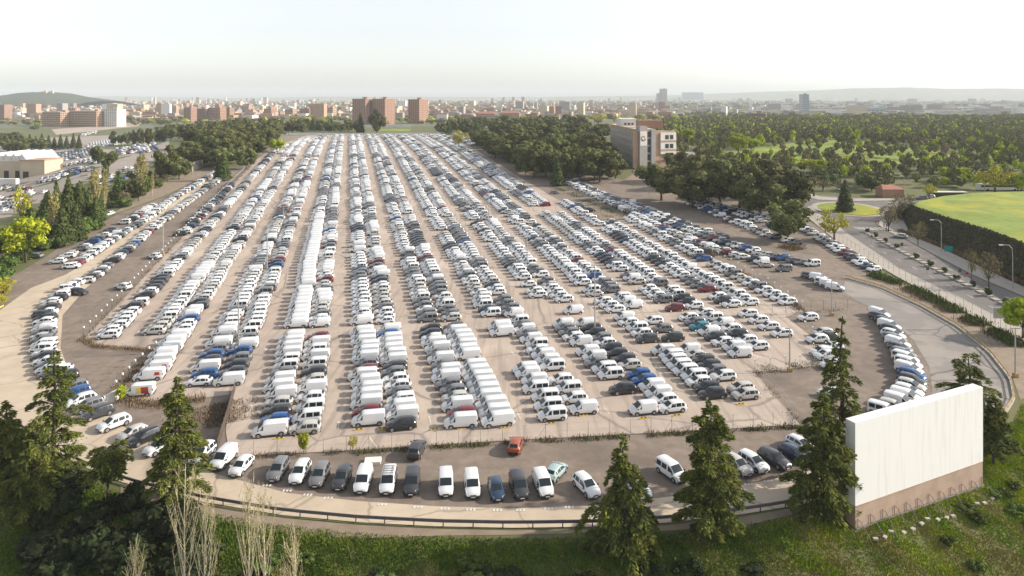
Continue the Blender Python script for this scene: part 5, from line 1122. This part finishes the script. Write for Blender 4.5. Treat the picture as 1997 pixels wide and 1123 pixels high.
cedar(3, 345, 985, 726, 80, 'dense cedar left of centre beside the guard rail', 1.15, .10, wide=1.02)
cedar(4, 211, 985, 872, 50, 'small flat topped cedar between two tall left cedars', .8, .5, True, wide=.85)
cedar(5, 1216, 1075, 843, 80, 'drooping cedar in the bottom centre right', .85, .04, prof=.95, wide=1.3, droop=.34)
cedar(6, 1385, 1050, 784, 78, 'dense dark cedar right of the drooping centre one', 1.5, .12, prof=.5, wide=1.1, droop=.05)
cedar(7, 1641, 950, 600, 72, 'tallest slim cedar left of the screen, rear one', .8, .10, prof=1.0, wide=1.25, droop=.28)
cedar(8, 1606, 1012, 762, 66, 'bushy cedar directly left of the screen, front one', 1.3, .06, prof=.5, wide=1.15)
cedar(9, 1890, 880, 680, 74, 'open layered cedar behind the screen', .6, .25, prof=.55)
cedar(10, 1940, 905, 770, 52, 'small cedar right of the screen end', .9, .22)
cedar(11, 60, 1010, 850, 80, 'low spreading cedar in the dark left corner', 1.0, .05, wide=1.0)
# foreground bare poplars rooted on the slope below the frame
for i, (px, top, w_, lab) in enumerate([(362, 905, 42, 'tall bare poplar in front of the left dense cedar'), (402, 965, 34, 'bare poplar just right of the tallest bare one'), (486, 935, 30, 'bare poplar left of a pair at bottom left'), (514, 945, 34, 'bare poplar right of a pair at bottom left'), (264, 1072, 22, 'short bare poplar top near bottom left'), (574, 1045, 34, 'bare poplar top at the bottom, rightmost of six')]):
    Yp = 68.5 + (i % 3) * .5; X = (px - HX) / F * Yp; p = Vector((X, Yp, gz(X, Yp))); h = CAMH - (top - HY) / F * p.y - p.z; t, b, q_ = bare(90 + i, w_ / F * p.y, h, 26, .11, buds=26, bsize=.11, twigs=3)
    r = empty('bare_poplar', p, lab, 'tree'); t.build('trunk', M['palebark'], r, 4); b.build('branches', M['palebark'], r); link(bpy.data.objects.new('buds', quads_mesh('buds', q_, [M['bud']])), r)
sheet('dirt_verge', wpoly([(235, 946), (290, 961), (400, 986), (560, 1011), (700, 1024), (850, 1032), (1000, 1035), (1150, 1033), (1300, 1025), (1450, 1008), (1540, 992), (1545, 1004), (1450, 1026), (1300, 1035), (1150, 1040), (1000, 1043), (850, 1045), (700, 1050), (560, 1042), (400, 1012), (235, 965)]), .03, M['dirt'], 2.5)
# dark shrubs on the front slope
def slope_bushes(x0, x1, e0, e1, n, hr, wr, label, group, kind='bush'):
    for i in range(n):
        x = rnd.uniform(x0, x1); y = float(np.interp(x, RX, RY)) - rnd.uniform(e0, e1); tree(kind, 0, 0, 0, 0, label, group, 'bush', Vector((x, y, gz(x, y))), rnd.uniform(*hr), rnd.uniform(*wr))
slope_bushes(-62, -34, 3.5, 13, 34, (1.5, 3.6), (1.4, 3), 'bush darkened with painted shade in the lower left corner', 'bushes in the lower left', 'dark_bush')
slope_bushes(-34, 4, 4.5, 9, 12, (.5, 1.0), (.7, 1.4), 'low green bush below the guard rail', 'low bushes below the rail')
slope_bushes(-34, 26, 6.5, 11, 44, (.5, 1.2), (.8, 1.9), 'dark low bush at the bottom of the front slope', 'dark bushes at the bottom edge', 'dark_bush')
slope_bushes(44, 66, 8, 14, 10, (.6, 1.2), (.7, 1.4), 'low bright bush on the slope below the screen', 'low bushes below the screen')

# ------------------------------------------------------------------ grass, weeds, woodland (stuff)
def vnoise(x, y, s, seed=0): return .5 + .25 * (np.sin(x * s + seed) * np.cos(y * s * 1.3 + seed * 2) + np.sin(x * s * 2.3 + y * s * 1.7 + seed * 3)) 
N = 380000; X = nrnd.uniform(-66, 92, N); e = nrnd.uniform(.8, 17, N); Y = np.interp(X, RX, RY) - 1.0 - e
ok = (Y > 62) & (np.abs(X / Y) < .80); X, Y, e = X[ok], Y[ok], e[ok]
Z = ground(X, Y)
dist = (X - sa.x) * nrm.x + (Y - sa.y) * nrm.y; al = (X - sa.x) * u.x + (Y - sa.y) * u.y
ok = ~((al > -.2) & (al < L_ + .2) & (dist > -1.5) & (dist < .25)); X, Y, Z, e, dist = X[ok], Y[ok], Z[ok], e[ok], dist[ok]
dry = vnoise(X, Y, .35, 1) + vnoise(X, Y, 1.1, 4) * .5 + np.where((X > 30) & (X < 60) & (dist > 1.5), .22, 0) - np.where(X > 62, .3, 0) - np.where((e < 5) & (X < 20), .28, 0) + nrnd.uniform(-.3, .3, len(X)) > .90
edge = nrnd.uniform(0, 1, len(X)) < np.clip((e - .5) / 2.2, 0, 1)
def blades(name, m, sel, hmin, hmax, wd, label):
    x, y, z = X[sel], Y[sel], Z[sel]; n = len(x); az = nrnd.uniform(0, 6.28, n); h = nrnd.uniform(hmin, hmax, n); w_ = nrnd.uniform(.6, 1.2, n) * wd; lx, ly = nrnd.normal(0, .3, n) * h, nrnd.normal(0, .3, n) * h
    ca, sa_ = np.cos(az) * w_, np.sin(az) * w_; P_ = np.stack([x, y, z - .04], 1); D = np.stack([ca, sa_, 0 * ca], 1); T = np.stack([lx, ly, h], 1)
    q_ = np.stack([P_ - D, P_ + D, P_ + D * .55 + T, P_ - D * .55 + T], 1); tag(link(bpy.data.objects.new(name, quads_mesh(name, q_, [m]))), label, 'grass', kind='stuff')
M['grass_shade_tint'] = mat('shade_tint_grass_blades', (.06, .115, .008), (.13, .18, .014), .25, .9, island=.35, spec=.2)  # darker copy of the grass, with the slope's shade painted into its colour
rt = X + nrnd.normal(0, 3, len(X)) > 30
blades('rough_grass', M['grass_shade_tint'], ~dry & edge & ~rt, .08, .30, .06, 'rough grass, shade painted into its green, on the slope left of the screen')
blades('green_grass', M['grass'], ~dry & edge & rt, .07, .28, .06, 'rough grass, sunlight painted into its green, on the slope round the screen')
blades('dry_grass', M['drygrass'], dry & edge, .06, .22, .055, 'golden brown dry grass patches on the front slope')
def strip(name, m, px, wd, n, hr, cw, label, cat='weeds', clump=True):
    pts = [G(*p) for p in px]; wk = poly_walk(pts, .5); xs, ys = [], []
    for _ in range(n):
        p, t = rnd.choice(wk); 
        if clump and vnoise(np.array(p.x), np.array(p.y), .5, 2) + .35 * rnd.random() < .55: continue
        o = rnd.gauss(0, wd); xs.append(p.x - t.y * o + rnd.uniform(-.3, .3)); ys.append(p.y + t.x * o)
    xs, ys = np.array(xs), np.array(ys); zs = ground(xs, ys); n = len(xs); az = nrnd.uniform(0, 6.28, n); h = nrnd.uniform(*hr, n); w_ = nrnd.uniform(.5, 1.2, n) * cw
    D = np.stack([np.cos(az) * w_, np.sin(az) * w_, 0 * az], 1); T = np.stack([nrnd.normal(0, .25, n) * h, nrnd.normal(0, .25, n) * h, h], 1); P_ = np.stack([xs, ys, zs], 1)
    q_ = np.stack([P_ - D * .5, P_ + D * .5, P_ + D * .5 + T, P_ - D * .5 + T], 1); return quads_mesh(name, q_, [m]), q_
def strips(name, m, items, label, cat):
    qs = np.concatenate([strip(name, m, *it)[1] for it in items]); tag(link(bpy.data.objects.new(name, quads_mesh(name, qs, [m]))), label, cat, kind='stuff')
_s = lambda px, wd, n, hr, cw, clump=True: (px, wd, n, hr, cw, '', '', clump)
strips('dry_weeds', M['weeds'], [_s([(448, 897), (500, 892), (700, 882), (960, 865), (1150, 855), (1450, 839), (1560, 832)], .4, 3400, (.12, .6), .06), _s([(160, 663), (190, 677), (250, 680), (310, 686)], .5, 1500, (.15, .5), .08, False), _s([(226, 772), (262, 730), (308, 688)], 1.0, 1500, (.2, .6), .08, False), _s([(240, 778), (300, 792), (400, 778)], .9, 1300, (.2, .6), .09, False), _s([(425, 790), (440, 830)], 2.6, 1800, (.2, .5), .09, False),
       _s([(163, 662), (300, 520), (500, 314)], .5, 2600, (.2, .6), .09), _s([(1472, 727), (1560, 829)], .5, 420, (.1, .4), .07), _s([(1472, 727), (1610, 712)], .6, 500, (.1, .35), .07), _s([(1478, 617), (1650, 604)], .6, 420, (.1, .4), .07), _s([(1425, 522), (1500, 562), (1568, 610)], .6, 1200, (.3, .9), .12), _s([(1120, 425), (1240, 420)], 2.0, 1000, (.15, .6), .1), _s([(1340, 498), (1390, 498)], 1.6, 700, (.3, 1.2), .15), _s([(1530, 480), (1560, 488)], 1.6, 600, (.3, 1.0), .15), _s([(1770, 562), (1850, 602), (1990, 672)], 1.5, 2500, (.3, .9), .14)], 'brown dry weeds growing along the car park fences', 'weeds')
strips('green_weeds', M['bush'], [_s([(700, 884), (960, 867), (1150, 857), (1330, 847), (1560, 834)], .35, 1500, (.15, .5), .12), _s([(1085, 366), (1130, 385), (1205, 417)], 1.6, 2600, (.1, .45), .13), _s([(1700, 537), (1770, 560), (1850, 600), (1930, 645), (1990, 678)], .9, 5000, (.4, 1.3), .17), _s([(1490, 720), (1620, 706)], .9, 900, (.1, .35), .09), _s([(1590, 665), (1634, 700)], .9, 800, (.1, .35), .09)], 'low green weeds and hedge along fences and the right road', 'weeds')
strips('roadside_hedge', M['weeds'], [_s([(1756, 452), (1850, 486), (1930, 525), (2000, 557)], .45, 4500, (.5, 1.1), .16, False)], 'low dark reddish hedge along the far footpath', 'hedge')
# woodland on the right as one mass
def tinycrown(seed):
    rs = np.random.RandomState(seed); d = sph(64, rs); d[:, 2] = np.abs(d[:, 2]) * 1.0 - .25; p = d * np.array([1, 1, .8]) * rs.uniform(.7, 1.08, (64, 1)) + np.array([0, 0, .95])
    return np.concatenate([core(np.array([0, 0, .9]), .66, rs, 7, 5), cards(p, d + rs.normal(size=d.shape) * .6, .5 * rs.uniform(.6, 1.4, 64), .8, rs)])
TC = [tinycrown(s) for s in range(6)]; TF = [np.concatenate([t[:28], t[28::2]]) for t in TC]
wp = wpoly([(1260, 300), (1325, 338), (1420, 346), (1560, 345), (1580, 340), (1690, 372), (1850, 368), (1900, 372), (2080, 372), (2080, 233), (1700, 230), (1330, 238), (1215, 243), (1215, 262)])
xs, ys = [p[0] for p in wp], [p[1] for p in wp]; WQ, LQ, BQ = [], [], []; cnt = 0
clear = wpoly([(1380, 300), (1500, 285), (1600, 272), (1700, 276), (1800, 292), (1880, 305), (1850, 318), (1700, 322), (1560, 318), (1450, 316)])
cand = np.stack([nrnd.uniform(min(xs), max(xs), 40000), nrnd.uniform(min(ys), max(ys), 40000)], 1); cand = cand[inside(wp, cand)]; inc = inside(clear, cand)
for (x, y), ic in zip(cand.tolist(), inc):
    if ic and rnd.random() < .62: continue
    if y < 520 and rnd.random() < .25: continue
    s_ = rnd.uniform(1.7, 2.9) * (1 if not ic else .9); h = s_ * rnd.uniform(1.1, 2.0); az = rnd.uniform(0, 6.28); c, s2 = math.cos(az), math.sin(az); t = (TC if y < 620 else TF)[rnd.randrange(6)] * np.array([s_, s_, h]); t = t @ np.array([[c, s2, 0], [-s2, c, 0], [0, 0, 1]]) + np.array([x, y, gz(x, y) + .2])
    rv = rnd.random(); (LQ if rv < .13 else BQ if rv < .20 else WQ).append(t); cnt += 1
    if cnt > 9500: break
tag(link(bpy.data.objects.new('woodland', quads_mesh('woodland', np.concatenate(WQ), [M['wood']]))), 'wide dark woodland of low trees covering the right middle distance', 'woodland', kind='stuff')
tag(link(bpy.data.objects.new('spring_woodland', quads_mesh('spring_woodland', np.concatenate(LQ), [M['lime']]))), 'scattered bright green trees within the right woodland', 'woodland', kind='stuff')
tag(link(bpy.data.objects.new('bare_woodland', quads_mesh('bare_woodland', np.concatenate(BQ), [M['tan']]))), 'brownish leafless trees scattered through the right woodland', 'woodland', kind='stuff')
sheet('clearing', clear, .1, M['field'], 20)
# trees among the distant city
WQ = [[], []]
for i in range(5200):
    Y_ = math.exp(rnd.uniform(math.log(1150), math.log(8500))); X_ = rnd.uniform(-.80, .80) * Y_; px = HX + F * X_ / Y_
    if rnd.random() < (.55 if px < 1250 else .6 if px > 1500 and Y_ > 1500 else .2): continue
    s_ = rnd.uniform(4, 7) * (1 if Y_ < 3000 else 1.6); t = TC[rnd.randrange(6)] * np.array([s_ * 1.3, s_, s_ * rnd.uniform(.7, 1.1)]) + np.array([X_, Y_, gz(X_, Y_)]); WQ[rnd.random() < .25].append(t)
tag(link(bpy.data.objects.new('distant_trees', quads_mesh('distant_trees', np.concatenate(WQ[0]), [M['wood']]))), 'dark trees sprinkled through the hazy distant city', 'trees', kind='stuff')
tag(link(bpy.data.objects.new('distant_spring_trees', quads_mesh('distant_spring_trees', np.concatenate(WQ[1]), [M['willow']]))), 'pale spring trees sprinkled through the distant city', 'trees', kind='stuff')

# ------------------------------------------------------------------ small things
def slab_thing(px, py, d, rz, tilt, label):
    p = G(px, py); q = MB(); q.box((0, 0, d[2] / 2), d, 0, taper=.97); o = q.build('concrete_slab', M['white']); o.location = (p.x, p.y, p.z + .06); o.rotation_euler = (tilt, 0, rz); tag(o, label, 'concrete slab')
slab_thing(727, 902, (2.2, 1.5, .35), .1, 0, 'white concrete slab lying on gravel behind the front line')
slab_thing(222, 782, (.5, 3.2, 1.5), -.5, .1, 'pale slab standing on edge beside the bright green bush')
def sign(px, base, top, w_, h_, m, label, legs=1):
    p = G(px, base); H_ = (base - top) / F * p.y; r = empty('road_sign', p, label, 'sign'); q = MB()
    q.box((0, 0, H_ - h_ / 2), (w_, .08, h_)); q.build('panel', m, r)
    for s_ in ([0] if legs == 1 else [-w_ * .35, w_ * .35]): q = MB(); q.tube([(s_, .08, -.2), (s_, .08, H_ - .1)], .05, 6); q.build('post', M['steel'], r)
sign(1850, 503, 480, 2.4, 1.5, M['green_sign'], 'green bus stop panel before the dark bank', 1)
sign(1759, 493, 473, .8, 1.0, M['rail'], 'small dark sign on the divider near roundabout'); sign(1872, 548, 524, .7, .9, M['rail'], 'dark sign on the divider by the right road'); sign(1886, 552, 530, .7, .7, M['decal_red'], 'small round red sign beside the dark divider sign')
sign(1809, 535, 520, .8, .9, M['rail'], 'small dark sign on the divider mid road'); sign(1952, 645, 600, 3.2, 2.2, M['white'], 'white framed board on two legs at right edge', 2); sign(1700, 478, 458, .5, .8, M['rail'], 'narrow dark sign before the crossing')
# arrows painted in the aisles
def arrow(px, py):
    p = G(px, py); d = Vector((-math.sin(R(13)), math.cos(R(13)))); n_ = Vector((d.y, -d.x)); pt = lambda a, b: tuple(Vector(p[:2]) + d * a + n_ * b)
    sheet('painted_arrow', [pt(-1.5, -.09), pt(-1.5, .09), pt(.2, .09), pt(.2, .34), pt(1.2, 0), pt(.2, -.34), pt(.2, -.09)], .12, M['paint_worn'], 3)
for a in [(490, 795), (518, 684), (660, 828), (665, 662), (838, 818), (800, 660), (1000, 690), (1012, 812), (1060, 648), (1182, 800), (1190, 640), (1325, 640), (1240, 690), (640, 720), (270, 648), (395, 660), (660, 560), (930, 640), (340, 590), (505, 650), (1480, 700), (680, 480), (795, 560)]: arrow(*a)
# bay number smudges in front of the front line
for i, (px, py) in enumerate([(520, 948), (560, 958), (600, 966), (640, 972), (745, 985), (815, 990), (868, 993), (918, 995), (970, 996), (1015, 996), (1070, 993), (1110, 990), (1345, 972), (1460, 946), (1498, 940)]):
    p = G(px, py); sh_ = []
    for k in range(3):
        x = p.x + (k - 1) * .42; sheet('bay_number', [(x - .14, p.y - .22), (x + .14, p.y - .22), (x + .14, p.y + .22), (x - .1, p.y + .2)], .10, M['paint_white'], 3)
for i, (px, py) in enumerate([(545, 857), (585, 852), (700, 840), (745, 838), (848, 840), (985, 836), (900, 838), (1075, 828), (1138, 812), (1255, 818), (1320, 812), (1445, 790)]):
    p = G(px, py); o = MB().box((0, 0, .09), (1.3, .22, .2)).box((-.3, 0, .2), (.35, .23, .03), 0, 1).box((.3, 0, .2), (.35, .23, .03), 0, 1).build('wheel_stop', [M['decal_yel'], M['black']]); o.location = (p.x, p.y, p.z + .09); o.rotation_euler = (0, 0, R(11)); tag(o, f'yellow and black wheel stop before the near row ends, {ordn(i)} from left', 'wheel stop', 'wheel stops at the near row ends')
# people at the crossing
def person(px, py, top_c, leg_c, ang, label):
    p = G(px, py); p.z += .2
    me = bpy.data.meshes.new('person'); J = [(0, 0, .95), (0, 0, 1.2), (0, 0, 1.45), (0, 0, 1.56), (0, .02, 1.68), (.1, 0, .9), (.12, .12, .48), (.12, .05, .06), (.12, .18, .03), (-.1, 0, .9), (-.12, -.06, .5), (-.12, -.2, .08), (-.12, -.08, .03), (.2, 0, 1.42), (.25, -.06, 1.15), (.24, .06, .92), (-.2, 0, 1.42), (-.25, .06, 1.15), (-.24, .14, .92)]
    E = [(0, 1), (1, 2), (2, 3), (3, 4), (0, 5), (5, 6), (6, 7), (7, 8), (0, 9), (9, 10), (10, 11), (11, 12), (2, 13), (13, 14), (14, 15), (2, 16), (16, 17), (17, 18)]
    rad = [.14, .14, .16, .055, .115, .09, .065, .045, .04, .09, .065, .045, .04, .06, .045, .035, .06, .045, .035]
    me.from_pydata(J, E, []); o = bpy.data.objects.new('person', me); link(o); mod = o.modifiers.new('skin', 'SKIN'); 
    for i, v in enumerate(me.skin_vertices[0].data): v.radius = (rad[i], rad[i])
    me.skin_vertices[0].data[0].use_root = True; sub = o.modifiers.new('sub', 'SUBSURF'); sub.levels = sub.render_levels = 1
    dg = bpy.context.evaluated_depsgraph_get(); m2 = bpy.data.meshes.new_from_object(o.evaluated_get(dg)); o.modifiers.clear(); o.data = m2
    m2.materials.clear(); [m2.materials.append(m) for m in (M['skin'], top_c, leg_c, M['black'])]
    for f in m2.polygons: z = f.center.z; f.material_index = 1 if .95 < z < 1.5 else (2 if .1 < z <= .95 else (3 if z <= .1 or (z > 1.7) else 0)); f.use_smooth = True
    o.location = p; o.rotation_euler = (0, 0, R(ang)); o.scale = (1.0, 1.0, 1.02); tag(o, label, 'person')
person(1708, 440, M['black'], M['black'], 30, 'person in black walking, leftmost near the roundabout'); person(1714, 438, M['decal_red'], M['black'], 200, 'person in dark red top beside the leftmost walker'); person(1724, 446, M['rail'], M['glass'], 100, 'person in grey standing by the crossing'); person(1729, 447, PM['b'], M['black'], 150, 'person in blue top among those by crossing'); person(1733, 449, M['black'], M['rail'], 260, 'person in black at right of the crossing group'); person(1728, 454, M['weeds'], M['black'], 10, 'person in brown nearest the crossing stripes')

# ------------------------------------------------------------------ haze
q = MB(); q.box((0, 5900, 82), (26000, 13000, 204)); hz_ = q.build('haze', bpy.data.materials.new('haze')); tag(hz_, kind='stuff'); hz_['label'] = 'thin warm haze filling the air over the whole place'; hz_['category'] = 'haze'
hm = hz_.data.materials[0]; hm.use_nodes = True; n = hm.node_tree.nodes; n.clear(); pv = n.new('ShaderNodeVolumePrincipled'); pv.inputs['Color'].default_value = (.88, .95, 1.0, 1); pv.inputs['Density'].default_value = HAZE_DENSITY; pv.inputs['Anisotropy'].default_value = 0.0
ou = n.new('ShaderNodeOutputMaterial'); hm.node_tree.links.new(pv.outputs[0], ou.inputs['Volume'])
